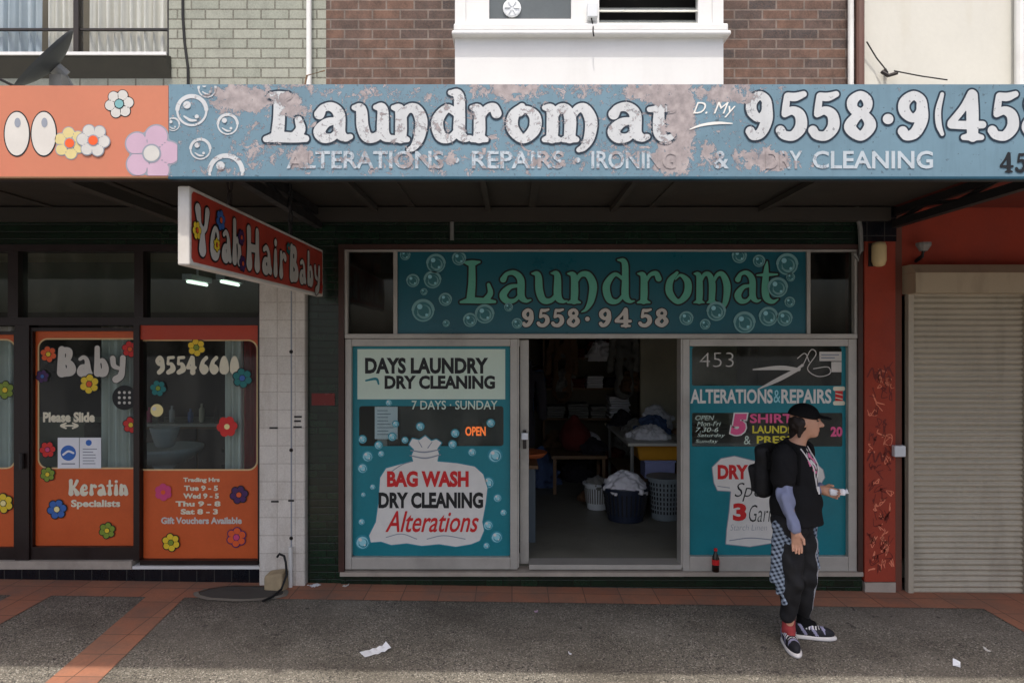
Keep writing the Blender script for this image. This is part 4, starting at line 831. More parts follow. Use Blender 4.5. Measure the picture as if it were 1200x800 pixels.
for x_, lab in ((-3.47, 'lit ceiling tube seen left of the other through the salon transom'), (-3.11, 'lit ceiling tube seen right of the other through the salon transom')):
    t_ = thing('ceiling_light', lab, 'ceiling light', (x_, YW+1.6, 2.76), 'lit tubes inside the salon')
    MB().box(x_-.05, x_+.05, YW+1.4, YW+1.9, 2.76, 2.82).box(x_-.008, x_+.008, YW+1.64, YW+1.66, 2.821, 3.199).build('housing', M['basket_white'], t_); MB().tube([(x_, YW+1.42, 2.74), (x_, YW+1.88, 2.74)], .016, 8).build('tube', M['tubelight'], t_)

def salon_chair(x, y, rot, label):
    t_ = thing('salon_chair', label, 'chair', (x, y, zsf), 'black salon chairs'); c_, s2 = math.cos(rot), math.sin(rot)
    def tf(o): o.data.transform(Matrix.Translation((x, y, zsf))@Matrix.Rotation(rot, 4, 'Z')); return o
    tf(MB().box(-.27, .27, -.26, .26, .46, .58).build('seat', M['rubber'], t_, bevel=.03)); tf(MB().box(-.26, .26, .24, .34, .60, 1.12).build('backrest', M['rubber'], t_, bevel=.04))
    for sx in (-1, 1): tf(MB().box(sx*.28-.03, sx*.28+.03, -.22, .26, .70, .76).box(sx*.28-.02, sx*.28+.02, .1, .14, .5, .699).build('armrest', M['rubber'], t_, bevel=.01))
    tf(MB().lathe([(.28, 0), (.28, .03), (.05, .06), (.04, .455)], (0, 0, 0), 20).build('pedestal', M['steel_grey'], t_))
salon_chair(-4.15, YW+1.5, 2.6, 'black salon chair behind the door lettered Baby')
salon_chair(-2.95, YW+1.9, -.7, 'black salon chair behind the right end of the phone number window')
cb = thing('salon_cabinet', 'dark salon cabinet with a pale worktop along the back wall', 'cabinet', (-3.9, YW+3.3, zsf))
MB().box(-5.2, -3.6, YW+3.1, YW+3.58, zsf, .98).build('carcass', M['timber'], cb, bevel=.006); MB().box(-5.22, -3.58, YW+3.07, YW+3.58, .982, 1.02).build('worktop', M['tabletop'], cb)
for i in range(3): MB().box(-5.18+i*.53, -4.68+i*.53, YW+3.08, YW+3.098, zsf+.05, .95).build('door', M['darkframe'], cb)
for i, (x, h, mt) in enumerate(((-5.0, .24, 'basket_white'), (-4.85, .2, 'fl_pink'), (-4.7, .26, 'rubber'), (-4.55, .22, 'basket_white'), (-4.3, .18, 'fl_blue'), (-4.15, .25, 'offwhite'), (-3.95, .21, 'rubber'))):
    tag(MB().lathe([(.032, 0), (.035, .01), (.035, h*.7), (.014, h*.82), (.014, h)], (x, YW+3.25, 1.021), 12).build('product_bottle', M[mt], smooth=True), 'small hair product bottle on the dark salon cabinet', 'bottle', 'hair product bottles on the salon cabinet')
pn = tag(MB().box(-2.78, -2.5, YW+1.0, YW+1.05, zsf, 1.72).build('screen_panel', M['plaster_cream'], bevel=.004), 'narrow pale screen panel behind the red flower of the salon window', 'screen')
MB().box(-7.4, -2.3, YW+3.57, YW+3.598, 1.06, 2.5).build('dark_feature_wall', paint('charcoal_paint', C(58, 54, 54), .8, .1, 2, .2), salon)

# ------------------------------------------------------------------ roller shutter
rs = thing('roller_shutter', 'closed beige roller shutter with its box above, in the red shop wall', 'roller shutter', (4.6, YW, -.05))
xs0, xs1 = wx(1060), 6.9
m = MB(); m.box(wx(1057), 7.0, YW-.2, YW-.001, wz(345), wz(322)); m.add([(wx(1057), YW-.2, wz(322)+.001), (7, YW-.2, wz(322)+.001), (7, YW-.13, wz(312)), (wx(1057), YW-.13, wz(312)), (wx(1057), YW-.001, wz(322)+.001), (7, YW-.001, wz(322)+.001), (7, YW-.001, wz(312)), (wx(1057), YW-.001, wz(312))], [(0, 1, 2, 3), (3, 2, 6, 7), (0, 3, 7, 4), (1, 5, 6, 2)])
m.build('shutter_box', M['shutter_box'], rs)
zb_ = gz(xs0)-.02
MB().box(xs0, wx(1066), YW-.06, YW-.003, -.12, wz(345)-.002).box(wx(1195), wx(1199.5), YW-.06, YW-.003, -.12, wz(345)-.002).box(6.8, 6.9, YW-.06, YW-.003, -.12, wz(345)-.002).build('guide_rail', M['shutter'], rs)
v = []; fcs = []; pit = .048; n = int((wz(345)+.02-zb_)/pit)
prof = [(.0, .0), (-.006, .004), (-.016, .014), (-.018, .024), (-.014, .034), (-.004, .043)]
rows = [(dy, zb_-.04+k*pit+dz) for k in range(n+3) for dy, dz in prof]
for a, b in ((wx(1066.2), wx(1194.8)), (wx(1199.7), 6.79)):
    o_ = len(v)
    nx = 9
    for i, (dy, z) in enumerate(rows):
        kk = i//len(prof); jj = math.sin(kk*2.3)*.0012
        for q in range(nx):
            u = q/(nx-1); v.append((a+(b-a)*u, YW-.022+dy+.004*math.sin(u*4+z*2.1)*math.sin(math.pi*u)-.006*math.exp(-((u-.45)/.2)**2-((z-.55)/.18)**2)+jj, z+.0015*math.sin(kk*1.7+u*2)))
    fcs += [(o_+nx*i+q, o_+nx*i+q+1, o_+nx*(i+1)+q+1, o_+nx*(i+1)+q) for i in range(len(rows)-1) for q in range(nx-1)]
mesh_obj('slat_curtain', v, fcs, M['shutter'], rs)

# ------------------------------------------------------------------ wall pipes, lamps, cables, dish
tag(MB().tube([(wx(364), YW-.05, 3.34), (wx(364), YW-.05, top)], .022, 10).build('downpipe', M['pvc']), 'thin white pipe on the pale green brick wall', 'pipe')
tag(MB().tube([(wx(993), YW-.06, 3.34), (wx(993), YW-.06, top)], .024, 10).build('downpipe', M['pvc']), 'thin white pipe beside the brown one, between brick and white walls', 'pipe')
tag(MB().tube([(wx(1003.5), YW-.06, 3.34), (wx(1003.5), YW-.06, top)], .036, 10).build('downpipe', M['brownpipe']), 'thick brown pipe between the brick and white upper walls', 'pipe')
tag(MB().tube([(wx(1189), YW-.06, 3.34), (wx(1189), YW-.06, top)], .04, 10).build('downpipe', M['pvc']), 'thick white pipe on the white rendered wall', 'pipe')
tag(MB().tube([(wx(214), YW-.012, 6.5), (wx(215), YW-.012, wz(20)), (wx(217), YW-.012, wz(50)), (wx(221), YW-.012, wz(80)), (wx(223), YW-.02, 3.34)], .011, 6).build('cable', M['rubber']), 'black cable running down the pale green brick wall', 'cable')
ins = thing('wire_bracket', 'rusty wire bracket with drooping wires on the white rendered wall', 'wire bracket', (wx(1038), YW, wz(88)))
m = MB(); m.tube([(wx(1030), YW-.04, wz(86)), (wx(1036), YW-.06, wz(92)), (wx(1048), YW-.04, wz(88))], .016, 6); m.tube([(wx(1036), YW-.06, wz(92)), (wx(1037), YW-.002, wz(82))], .014, 6); m.build('bracket', M['steel_dark'], ins)
m = MB(); m.tube([(wx(1036), YW-.06, wz(88)), (wx(1024), YW-.04, wz(70)), (wx(1012), YW-.05, wz(52))], .006, 5); m.tube([(wx(1044), YW-.05, wz(86)), (wx(1075), YW-.05, wz(92)), (wx(1105), YW-.06, wz(97))], .006, 5); m.build('wire', M['rubber'], ins)
cd = tag(MB().tube([(wx(999), YW-.06, wz(214)), (wx(999), YW-.06, wz(240)), (wx(1004), YW-.06, wz(270)), (wx(1005), YW-.06, wz(295)), (wx(1001), YW-.06, wz(305)), (wx(997), YW-.06, wz(298))], .02, 8).build('conduit', M['steel_grey']), 'grey hooked conduit hanging beside the dark tiles under the awning', 'conduit')
tag(MB().tube([(wx(530), YW-.035, wz(233)), (wx(530), YW-.035, wz(282))], .018, 8).build('conduit', M['steel_grey']), 'short straight grey conduit on the dark tiles above the teal sign', 'conduit')
lb = thing('wall_lamp', 'yellowed beige wall lamp above the red pillar', 'wall lamp', (wx(1022), YW-.06, wz(314)))
MB().lathe([(.02, 0), (.045, .01), (.058, .05), (.058, .17), (.05, .2), (.02, .21)], (wx(1022), YW-.11, wz(314)), 16).build('cover', M['lamp_beige'], lb, smooth=True); MB().box(wx(1014), wx(1030), YW-.056, YW-.047, wz(313), wz(286)).build('back_plate', M['steel_dark'], lb)
fl_ = thing('flood_light', 'small dark lamp bracket on the red wall above the shutter box', 'wall lamp', (wx(1073), YW, wz(312)))
MB().tube([(wx(1073), YW-.003, wz(306)), (wx(1073), YW-.09, wz(302)), (wx(1074), YW-.1, wz(296))], .016, 8).build('arm', M['steel_dark'], fl_); MB().lathe([(.03, 0), (.06, .05), (.06, .07), (.02, .075)], (wx(1074), YW-.1, wz(296)), 12).build('head', M['steel_grey'], fl_)
tag(MB().pbox(1041, 1054, 520, 533, YW-.1, YW-.046).build('doorbell_box', M['basket_white'], bevel=.008), 'small white box on the edge of the red graffitied pillar', 'switch box')
# dish
dk = thing('satellite_dish', 'dark satellite dish tilted back on the awning roof', 'satellite dish', (-2.9, 4.5, ZT))
Yd = 4.45; sdh = 800/Yd
c0 = Vector((wx(52, sdh), Yd, wz(69, sdh)))
vd = (c0-Vector((0, 0, CAM_Z))).normalized(); vr = vd.cross(Vector((0, 0, 1))).normalized(); vu = vr.cross(vd)
nrm = (-.80*vr+.60*vu+.08*vd).normalized(); up = .65*vr+.76*vu; up = (up-nrm*up.dot(nrm)).normalized(); sd_ = nrm.cross(up)
V = []; F = []; RR = .245; nr, na = 7, 32
for side in (0, 1):
    for i in range(nr+1):
        r = RR*i/nr*(1.0 if side == 0 else .985)
        for k in range(na):
            a = 6.2832*k/na; V.append(c0+up*r*math.cos(a)*1.08+sd_*r*math.sin(a)*.96+nrm*(.075*(i/nr)**2-.075+(.0 if side == 0 else .008)))
    o_ = side*(nr+1)*na
    for i in range(nr):
        for k in range(na): F.append((o_+i*na+k, o_+i*na+(k+1) % na, o_+(i+1)*na+(k+1) % na, o_+(i+1)*na+k))
for k in range(na): F.append((nr*na+k, nr*na+(k+1) % na, (nr+1)*na+nr*na+(k+1) % na, (nr+1)*na+nr*na+k))
mesh_obj('dish', V, F, M['dish'], dk, smooth=True)
bk = c0-nrm*.075
m = MB(); m.tube([bk, bk-nrm*.07], .045, 12); m.tube([bk-nrm*.06, bk-nrm*.1+Vector((0, 0, -.03)), Vector((bk.x+.1, Yd, ZT+.12)), Vector((bk.x+.1, Yd, ZT-.004))], .022, 8)
m.box(bk.x+.02, bk.x+.1, Yd-.05, Yd+.02, c0.z-.2, c0.z-.12); m.build('bracket', M['steel_grey'], dk)
m = MB(); e = c0-up*RR*1.02; m.tube([e-nrm*.02, e+nrm*.14-up*.05, c0+nrm*.26-up*.1], .011, 8); m.build('feed_arm', M['steel_dark'], dk)
tag(MB().tube([(wx(336, 170), 4.7, ZT+.01), (wx(360, 170), 4.7, wz(89, 170)), (wx(380, 170), 4.72, wz(82, 170))], .008, 5, .005).build('twig', M['timber']), 'dry twig lying on the awning edge under the pale brick wall', 'twig')
tag(MB().lathe([(.02, 0), (.08, .03), (.09, .09), (.05, .15), (.01, .17)], (wx(374, 170), 4.9, ZT-.005), 9, 1.2, .8).build('dirt_clump', M['steel_dark']), 'dark dirt clump beside the dry twig on the awning edge', 'dirt clump')

# ------------------------------------------------------------------ things at the foot of the wall and on the footpath
px_ = wx(341, 138.5); yp = YW-.12
tag(MB().tube([(px_, yp, wz(640, 138.5)), (px_, yp, gz(px_)+.0)], .017, 8).build('drain_pipe', M['pvc']), 'short white drain pipe at the foot of the white tiled pillar', 'pipe')
tag(MB().tube([(wx(324, 140), YW-.15, wz(653, 140)), (wx(327, 140), YW-.16, wz(649, 140)), (wx(333, 140), YW-.17, wz(651, 140)), (wx(335.5, 140), YW-.18, wz(658, 140)), (wx(337, 140), YW-.19, wz(672, 140)), (wx(334, 140), YW-.26, wz(684, 140)-.01), (wx(326, 142), YW-.38, gz(-2)+.02), (wx(318, 143), YW-.48, gz(-2)+.02)], .010, 8).build('hose', M['rubber']), 'black hose curling from the foot of the white tiled pillar', 'hose')
st_ = MB(); qx, qy, qz = wx(324, 140), YW-.16, gz(-2); st_.add([(qx-.09, qy-.06, qz-.02), (qx+.085, qy-.075, qz-.02), (qx+.09, qy+.06, qz-.02), (qx-.08, qy+.065, qz-.02), (qx-.095, qy-.05, qz+.12), (qx+.06, qy-.06, qz+.15), (qx+.075, qy+.055, qz+.16), (qx-.07, qy+.06, qz+.145)], [(0, 3, 2, 1), (4, 5, 6, 7), (0, 1, 5, 4), (1, 2, 6, 5), (2, 3, 7, 6), (3, 0, 4, 7)])

tag(st_.build('sandstone_block', paint('sandstone', C(164, 146, 116), .9, .2, 14, .5, bump=.6), bevel=.018), 'beige broken stone block against the white tiled pillar', 'stone')
cov = thing('drain_cover', 'cracked dark drain cover in the footpath by the white pillar', 'drain cover', (wx(285, 141), 5.62, gz(-2.2)))
m = MB(); cx, cy = wx(286, 142), 5.60; N = 26; r_ = random.Random(3)
ring = [(cx+.34*math.cos(6.2832*k/N)*r_.uniform(.93, 1.05), cy+.15*math.sin(6.2832*k/N)*r_.uniform(.93, 1.05)) for k in range(N)]
mesh_obj('lid', [(x, y, gz(x)+.012) for x, y in ring]+[(x, y, gz(x)-.02) for x, y in ring], [tuple(range(N))]+[(k, k+N, (k+1) % N+N, (k+1) % N) for k in range(N)], paint('old_concrete_lid', C(74, 72, 68), .9, .2, 10, .4, bump=.4), cov)
ro = [(cx+(x-cx)*1.14, cy+(y-cy)*1.22) for x, y in ring]
mesh_obj('rim', [(x, y, gz(x)+.008) for x, y in ro]+[(cx+(x-cx)*1.02, cy+(y-cy)*1.02, gz(x)+.016) for x, y in ring], [(k, (k+1) % N, (k+1) % N+N, k+N) for k in range(N)], paint('lid_rim', C(116, 110, 100), .9, .2, 10, .5, bump=.4), cov)
def scrap(name, px, py, w, h, rot, mat, label, cat='litter', curl=.02, seed=0):
    s_ = (py-400)/CAM_Z; X = wx(px, s_); Y = 800/s_; r_ = np.random.default_rng(seed); V = []; F = []; n = 8
    for i in range(n+1):
        for j in range(4):
            u, v_ = (i/n-.5)*w, (j/3-.5)*h; c_, s2 = math.cos(rot), math.sin(rot); x = X+u*c_-v_*s2; y = Y+u*s2+v_*c_
            V.append((x, y, gz(x)+.008+curl*(max(0, i/n-.6)*2)**2+.006*math.sin(3*i+j)*(i > 2)+r_.uniform(0, .003)))
    for i in range(n):
        for j in range(3): F.append((i*4+j, i*4+4+j, i*4+5+j, i*4+1+j))
    o = mesh_obj(name, V, F, mat); md = o.modifiers.new('thickness', 'SOLIDIFY'); md.thickness = .002; return tag(o, label, cat)
sc_ = scrap('paper_receipt', 440, 766, .19, .085, .62, M['paper'], 'crumpled white paper receipt lying on the footpath', 'paper', .03, 1)
for px, py, w, lab, mt in ((1121, 772, .07, 'small crumpled white tissue on the footpath below the shutter', 'paper'), (628, 717, .035, 'tiny pink scrap on the footpath in front of the doorway', 'lilacpetal'), (668, 766, .02, 'tiny white speck of paper on the footpath in front of the doorway', 'paper'), (1157, 755, .04, 'tiny pale scrap of paper near the right paver band', 'signgrey'), (368, 676, .10, 'torn white paper at the foot of the dark green pier', 'paper'), (405, 668, .05, 'small white scrap against the laundromat plinth', 'signgrey')):
    if py < 690: py = 690
    scrap('paper_scrap', px, py, w, w*.6, px % 7, M[mt], lab, 'litter', .02, int(px))
bt = thing('drink_bottle', 'dark cola bottle with a red cap on the ledge under the right window', 'bottle', (wx(839), YW-.035, wz(668)))
bp = (wx(839, 137), YW-.034, wz(668)+.001)
MB().lathe([(.026, 0), (.031, .006), (.031, .05), (.027, .07), (.031, .09), (.030, .12), (.013, .165), (.012, .178)], bp, 18).build('bottle', M['cola'], bt, smooth=True)
MB().lathe([(.0318, .062), (.0315, .064), (.0315, .105), (.0318, .107)], bp, 18).build('wrapper', M['signred'], bt); MB().lathe([(.0145, .179), (.0145, .198), (.012, .2)], bp, 14).build('cap', M['signred'], bt)
# ------------------------------------------------------------------ laundry room contents (floor at zf)
def at(px, py, Y): s = 800/Y; return Vector((wx(px, s), Y, wz(py, s)))
def pile(center, rx, ry, h, n, r, mat, name, seed):
    """heap of soft folds: many overlapping squashed lumps"""
    r_ = np.random.default_rng(seed); vol = Vol((center[0]-rx-.12, center[1]-ry-.12, center[2]-.06), (center[0]+rx+.12, center[1]+ry+.12, center[2]+h+.12), .014)
    vol.ell(center, (rx, ry, h*.8), None, .03)
    for _ in range(n):
        a, q = r_.uniform(0, 6.28), r_.uniform(0, 1)**.5
        p = Vector((center[0]+rx*q*math.cos(a), center[1]+ry*q*math.sin(a), center[2]+h*(1-q*q)*.8)); b = r_.uniform(0, 6.28)
        vol.cap(p, p+Vector((math.cos(b)*.08, math.sin(b)*.08, -.025)), r*r_.uniform(.5, 1.1), r*r_.uniform(.4, .9), .012)
    vol.wrinkle(.006, 95, seed); return vol.mesh(name, mat)
class Vol:
    def __init__(s, lo, hi, h):
        s.lo = np.array(lo, float); s.h = h; s.n = (np.ceil((np.array(hi)-s.lo)/h)).astype(int)+1
        s.F = np.full(s.n, .5, np.float32); s.ax = [s.lo[i]+h*np.arange(s.n[i]) for i in range(3)]
    def loc(s, lo, hi):
        a = np.maximum(((np.array(lo)-s.lo)/s.h).astype(int)-1, 0); b = np.minimum(((np.array(hi)-s.lo)/s.h).astype(int)+3, s.n)
        if (b <= a).any(): return None, None
        sl = tuple(slice(a[i], b[i]) for i in range(3)); return sl, np.meshgrid(*[s.ax[i][sl[i]].astype(np.float32) for i in range(3)], indexing='ij')
    def put(s, sl, d, k):
        f = s.F[sl]
        if k > 0: hh = np.maximum(k-np.abs(f-d), 0)/k; s.F[sl] = np.minimum(f, d)-hh*hh*k*.25
        else: s.F[sl] = np.minimum(f, d)
    def cap(s, a, b, ra, rb, k=.02, flat=None):
        a = np.array(a, float); b = np.array(b, float); m = max(ra, rb)+k+.03
        sl, g = s.loc(np.minimum(a, b)-m, np.maximum(a, b)+m)
        if sl is None: return s
        d = b-a; L = max(d@d, 1e-9); t_ = np.clip(((g[0]-a[0])*d[0]+(g[1]-a[1])*d[1]+(g[2]-a[2])*d[2])/L, 0, 1)
        D = np.sqrt((g[0]-a[0]-t_*d[0])**2+(g[1]-a[1]-t_*d[1])**2+(g[2]-a[2]-t_*d[2])**2)-(ra+(rb-ra)*t_)
        s.put(sl, D, k); return s
    def ell(s, c, r, rot=None, k=.02):
        c = np.array(c, float); m = max(r)+k+.03; sl, g = s.loc(c-m, c+m)
        if sl is None: return s
        P = np.stack([g[i]-c[i] for i in range(3)])
        if rot is not None: P = np.einsum('ij,jxyz->ixyz', np.array(rot), P)
        r = np.array(r).reshape(3, 1, 1, 1); k0 = np.sqrt(((P/r)**2).sum(0)); k1 = np.sqrt(((P/r**2)**2).sum(0))+1e-6
        s.put(sl, k0*(k0-1)/k1, k); return s
    def rbox(s, c, r, rd, rot=None, k=.01):
        c = np.array(c, float); m = max(r)*1.8+k+.03; sl, g = s.loc(c-m, c+m)
        P = np.stack([g[i]-c[i] for i in range(3)])
        if rot is not None: P = np.einsum('ij,jxyz->ixyz', np.array(rot), P)
        q = np.abs(P)-np.array(r).reshape(3, 1, 1, 1)+rd
        s.put(sl, np.sqrt((np.maximum(q, 0)**2).sum(0))+np.minimum(q.max(0), 0)-rd, k); return s
    def cut(s, p, n):          # keep the side the normal points away from
        g = np.meshgrid(*[a.astype(np.float32) for a in s.ax], indexing='ij'); s.F = np.maximum(s.F, sum((g[i]-p[i])*n[i] for i in range(3))); return s
    def wrinkle(s, amp, fr, seed=0):
        r_ = np.random.default_rng(seed); g = np.meshgrid(*[a.astype(np.float32) for a in s.ax], indexing='ij'); w = 0
        for _ in range(7):
            v = r_.normal(size=3); v /= np.linalg.norm(v); v[2] *= .7; w = w+np.sin(fr*r_.uniform(.6, 1.5)*(v[0]*g[0]+v[1]*g[1]+v[2]*g[2])+r_.uniform(0, 6.28)+.9*np.sin(fr*.5*(g[2]+g[0])))
        s.F = (s.F+amp*w/2.6).astype(np.float32); return s
    def surf(s, p, d, far=.5):
        p = np.array(p, float); d = np.array(d, float); d /= np.linalg.norm(d)
        for t_ in np.arange(0, far, s.h*.5):
            q = p+d*t_; i = np.round((q-s.lo)/s.h).astype(int)
            if (i >= 0).all() and (i < s.n).all() and s.F[tuple(i)] < 0: return Vector(q)
        return None
    def mesh(s, name, mats, parent=None, pick=None, smooth=True):
        F = s.F; I = F < 0; n = s.n
        cell = np.zeros(n-1, int); acc = np.zeros((*(n-1), 3), np.float32); cnt = np.zeros(n-1, np.float32)
        base = np.stack(np.meshgrid(*[np.arange(k) for k in n-1], indexing='ij'), -1)
        def sub(o): return tuple(slice(o[i], o[i]+n[i]-1) for i in range(3))
        act = np.zeros(n-1, bool); allin = np.ones(n-1, bool); anyin = np.zeros(n-1, bool)
        for o in np.ndindex(2, 2, 2): allin &= I[sub(o)]; anyin |= I[sub(o)]
        act = anyin & ~allin; idx = np.argwhere(act); V = np.zeros((len(idx), 3)); W = np.zeros(len(idx))
        for ax in range(3):
            oth = [i for i in range(3) if i != ax]
            for u in (0, 1):
                for w in (0, 1):
                    o = np.zeros(3, int); o[oth[0]] = u; o[oth[1]] = w; o2 = o.copy(); o2[ax] = 1
                    fa = F[tuple((idx+o).T)]; fb = F[tuple((idx+o2).T)]; cr = (fa < 0) != (fb < 0)
                    t_ = np.where(cr, fa/np.where(cr, fa-fb, 1), 0); P = np.repeat(o[None].astype(float), len(idx), 0); P[:, ax] += t_
                    V[cr] += P[cr]; W[cr] += 1
        V = s.lo+(idx+V/W[:, None])*s.h
        num = np.full(n-1, -1); num[act] = np.arange(len(idx)); faces = []
        for ax in range(3):
            u, w = [(1, 2), (2, 0), (0, 1)][ax]
            sa = [slice(None)]*3; sb = [slice(None)]*3; sa[ax] = slice(0, -1); sb[ax] = slice(1, None)
            cr = I[tuple(sa)] != I[tuple(sb)]; e = np.argwhere(cr); e = e[(e[:, u] > 0) & (e[:, w] > 0) & (e[:, u] < n[u]-1) & (e[:, w] < n[w]-1)]
            flip = I[tuple(e.T)]
            def nb(du, dw): q = e.copy(); q[:, u] += du; q[:, w] += dw; return num[tuple(q.T)]
            q = np.stack([nb(-1, -1), nb(0, -1), nb(0, 0), nb(-1, 0)], 1); q[~flip] = q[~flip][:, ::-1]; faces.append(q)
        Fc = np.vstack(faces); Fc = Fc[(Fc >= 0).all(1)]
        mi = None
        if pick is not None: mi = pick(V[Fc].mean(1))
        return mesh_obj(name, V, Fc.tolist(), mats, parent, mi, smooth)

FZ = zf-.004
def basket(cx, cy, h, rt, rb, mat, label, slots=True, name='laundry_basket'):
    t_ = thing(name, label, 'laundry basket', (cx, cy, FZ), 'laundry baskets by the table')
    MB().lathe([(rb*.9, 0), (rb, .01), (rt, h), (rt-.012, h), (rb-.012, .02), (.01, .02)], (cx, cy, FZ), 30).build('tub', mat, t_, smooth=False)
    MB().lathe([(rt-.013, h-.02), (rt+.018, h-.02), (rt+.02, h+.004), (rt-.013, h+.006)], (cx, cy, FZ), 30).build('rim', mat, t_)
    if slots:
        m = MB()
        for k in range(30):
            for z in np.linspace(.08, h-.08, 7):
                a = 6.2832*k/30; r = rb+(rt-rb)*z/h+.003; m.tube([(cx+r*math.cos(a), cy+r*math.sin(a), FZ+z), (cx+r*math.cos(a)*1.0, cy+r*math.sin(a)*1.0, FZ+z+.03)], .008, 5)
        m.build('slot_pattern', M['rubber'] if mat is not M['basket_white'] else M['greycloth'], t_)
    return t_
c1 = at(733, 586, 7.4); basket(c1.x, 7.4, .36, .24, .19, M['basket_navy'], 'dark navy laundry basket heaped with crumpled white laundry', True)
tag(pile((c1.x, 7.4, FZ+.34), .20, .2, .2, 70, .045, M['whitecloth'], 'laundry_heap', 3), 'crumpled white laundry heaped in the dark navy basket', 'laundry')
c2 = at(780, 586, 7.45); basket(c2.x, 7.45, .46, .19, .15, M['basket_grey'], 'tall pale grey perforated laundry basket beside the navy one')
c3 = at(700, 580, 7.9); basket(c3.x, 7.9, .30, .15, .12, M['basket_white'], 'small white slotted laundry basket left of the navy one')
tag(pile((c3.x, 7.9, FZ+.28), .12, .12, .1, 30, .035, M['greycloth'], 'laundry_heap', 5), 'small grey heap of laundry in the little white basket', 'laundry')
tb_ = thing('folding_table', 'long pale worktop table inside the laundromat', 'table', (2.0, 8.6, FZ))
TZ = .96
MB().box(1.30, 2.95, 7.66, 9.6, TZ-.035, TZ).build('tabletop', M['tabletop'], tb_, bevel=.006)
for x, y in ((1.36, 7.74), (1.36, 9.5), (2.88, 7.74), (2.88, 9.5)): MB().tube([(x, y, FZ), (x, y, TZ-.036)], .022, 8).build('leg', M['steel_grey'], tb_)
MB().box(1.33, 2.92, 7.9, 9.4, .48, .50).build('lower_shelf', M['timber'], tb_)
lb_ = at(765, 548, 8.0)
tub = thing('storage_tub', 'yellow plastic tub on the shelf under the pale table', 'tub', (1.75, 8.0, .70))
bx = MB(); bx.add([(1.48, 7.92, .72), (2.02, 7.92, .72), (2.02, 8.3, .72), (1.48, 8.3, .72), (1.44, 7.9, .90), (2.06, 7.9, .90), (2.06, 8.34, .90), (1.44, 8.34, .90)], [(0, 3, 2, 1), (0, 1, 5, 4), (1, 2, 6, 5), (2, 3, 7, 6), (3, 0, 4, 7), (4, 5, 6, 7)]); bx.build('tub', M['tubyellow'], tub, bevel=.015)
MB().frame(1.42, 2.08, .88, .905, .0126, 7.885, 7.899).build('rim', M['tubyellow'], tub)
lc = thing('storage_box', 'lilac plastic box under the yellow tub', 'box', (1.72, 8.05, .50))
MB().box(1.55, 1.9, 7.95, 8.25, .502, .69).build('box', M['lilac'], lc, bevel=.012); MB().box(1.54, 1.91, 7.94, 8.26, .691, .716).build('lid', M['lilac'], lc, bevel=.006)
tag(MB().box(1.83, 3.2, 9.72, 9.8, FZ, 2.55).build('partition_panel', M['plaster_cream'], bevel=.004), 'cream partition panel behind the pale table', 'partition')
tag(MB().tube([(2.35, 9.70, 1.72), (2.35, 9.66, 1.70), (2.35, 9.66, 1.6)], .014, 6).build('coat_hook', M['steel_dark']), 'small dark coat hook on the cream partition', 'hook')
# shelves of folded washing at the back
sh = thing('laundry_shelf', 'dark shelves stacked with folded washing at the back of the laundromat', 'shelf', (1.0, 10.2, FZ))
sx0, sx1, sy0, sy1 = .45, 1.95, 9.95, 10.45
for z in (.5, .98, 1.42, 1.86, 2.28): MB().box(sx0+.031, sx1-.031, sy0, sy1, z-.025, z).build('shelf_board', M['timber'], sh)
for x in (sx0, sx1-.03): MB().box(x, x+.03, sy0, sy1, FZ, 2.5).build('upright', M['timber'], sh)
r_ = random.Random(9); mats_ = [('white', 'whitecloth'), ('grey', 'greycloth'), ('brown', 'browncloth'), ('dark', 'darkcloth'), ('red', 'redcloth'), ('blue', 'bluecloth')]
ordn = ['first', 'second', 'third', 'fourth', 'fifth']
for zi, z in enumerate((.98, 1.42, 1.86, 2.28)):
    x = sx0+.06; k = 0
    while x < sx1-.32 and k < 5:
        w = r_.uniform(.22, .3); h = r_.uniform(.1, .3) if z < 2.2 else .16; cn, mt = r_.choice(mats_); V = MB(); q = int(h/.035)+1
        for j in range(q):
            dx, dy = r_.uniform(-.015, .015), r_.uniform(-.02, .02)
            V.box(x+dx, x+w+dx, sy0+.02+dy, sy1-.1+dy, z+.002+j*.035, z+.034+j*.035)
        o = V.build('folded_stack', M[mt], bevel=.012)
        tag(o, f'{cn} folded washing, {ordn[k]} from the left on the {["lowest", "second", "third", "top"][zi]} filled shelf', 'folded laundry', 'folded washing on the back shelves'); x += w+r_.uniform(.02, .06); k += 1
rail = thing('clothes_rail', 'dark steel clothes rail along the left of the laundry room', 'clothes rail', (.3, 8.6, FZ))
MB().tube([(.16, 9.7, 1.98), (.16, 7.7, 1.98)], .018, 8).build('rail', M['steel_grey'], rail)
for y in (7.72, 9.68): MB().tube([(.16, y, FZ), (.16, y, 1.965)], .018, 8).build('post', M['steel_grey'], rail)
gm = ['darkcloth', 'bluecloth', 'darkcloth', 'redcloth', 'greycloth', 'darkcloth', 'browncloth', 'darkcloth', 'whitecloth', 'darkcloth']
gn = ['black', 'blue', 'black', 'red', 'grey', 'black', 'brown', 'black', 'white', 'black']; ow = ['nearest', 'second', 'third', 'fourth', 'fifth', 'sixth', 'seventh', 'eighth', 'ninth', 'farthest']
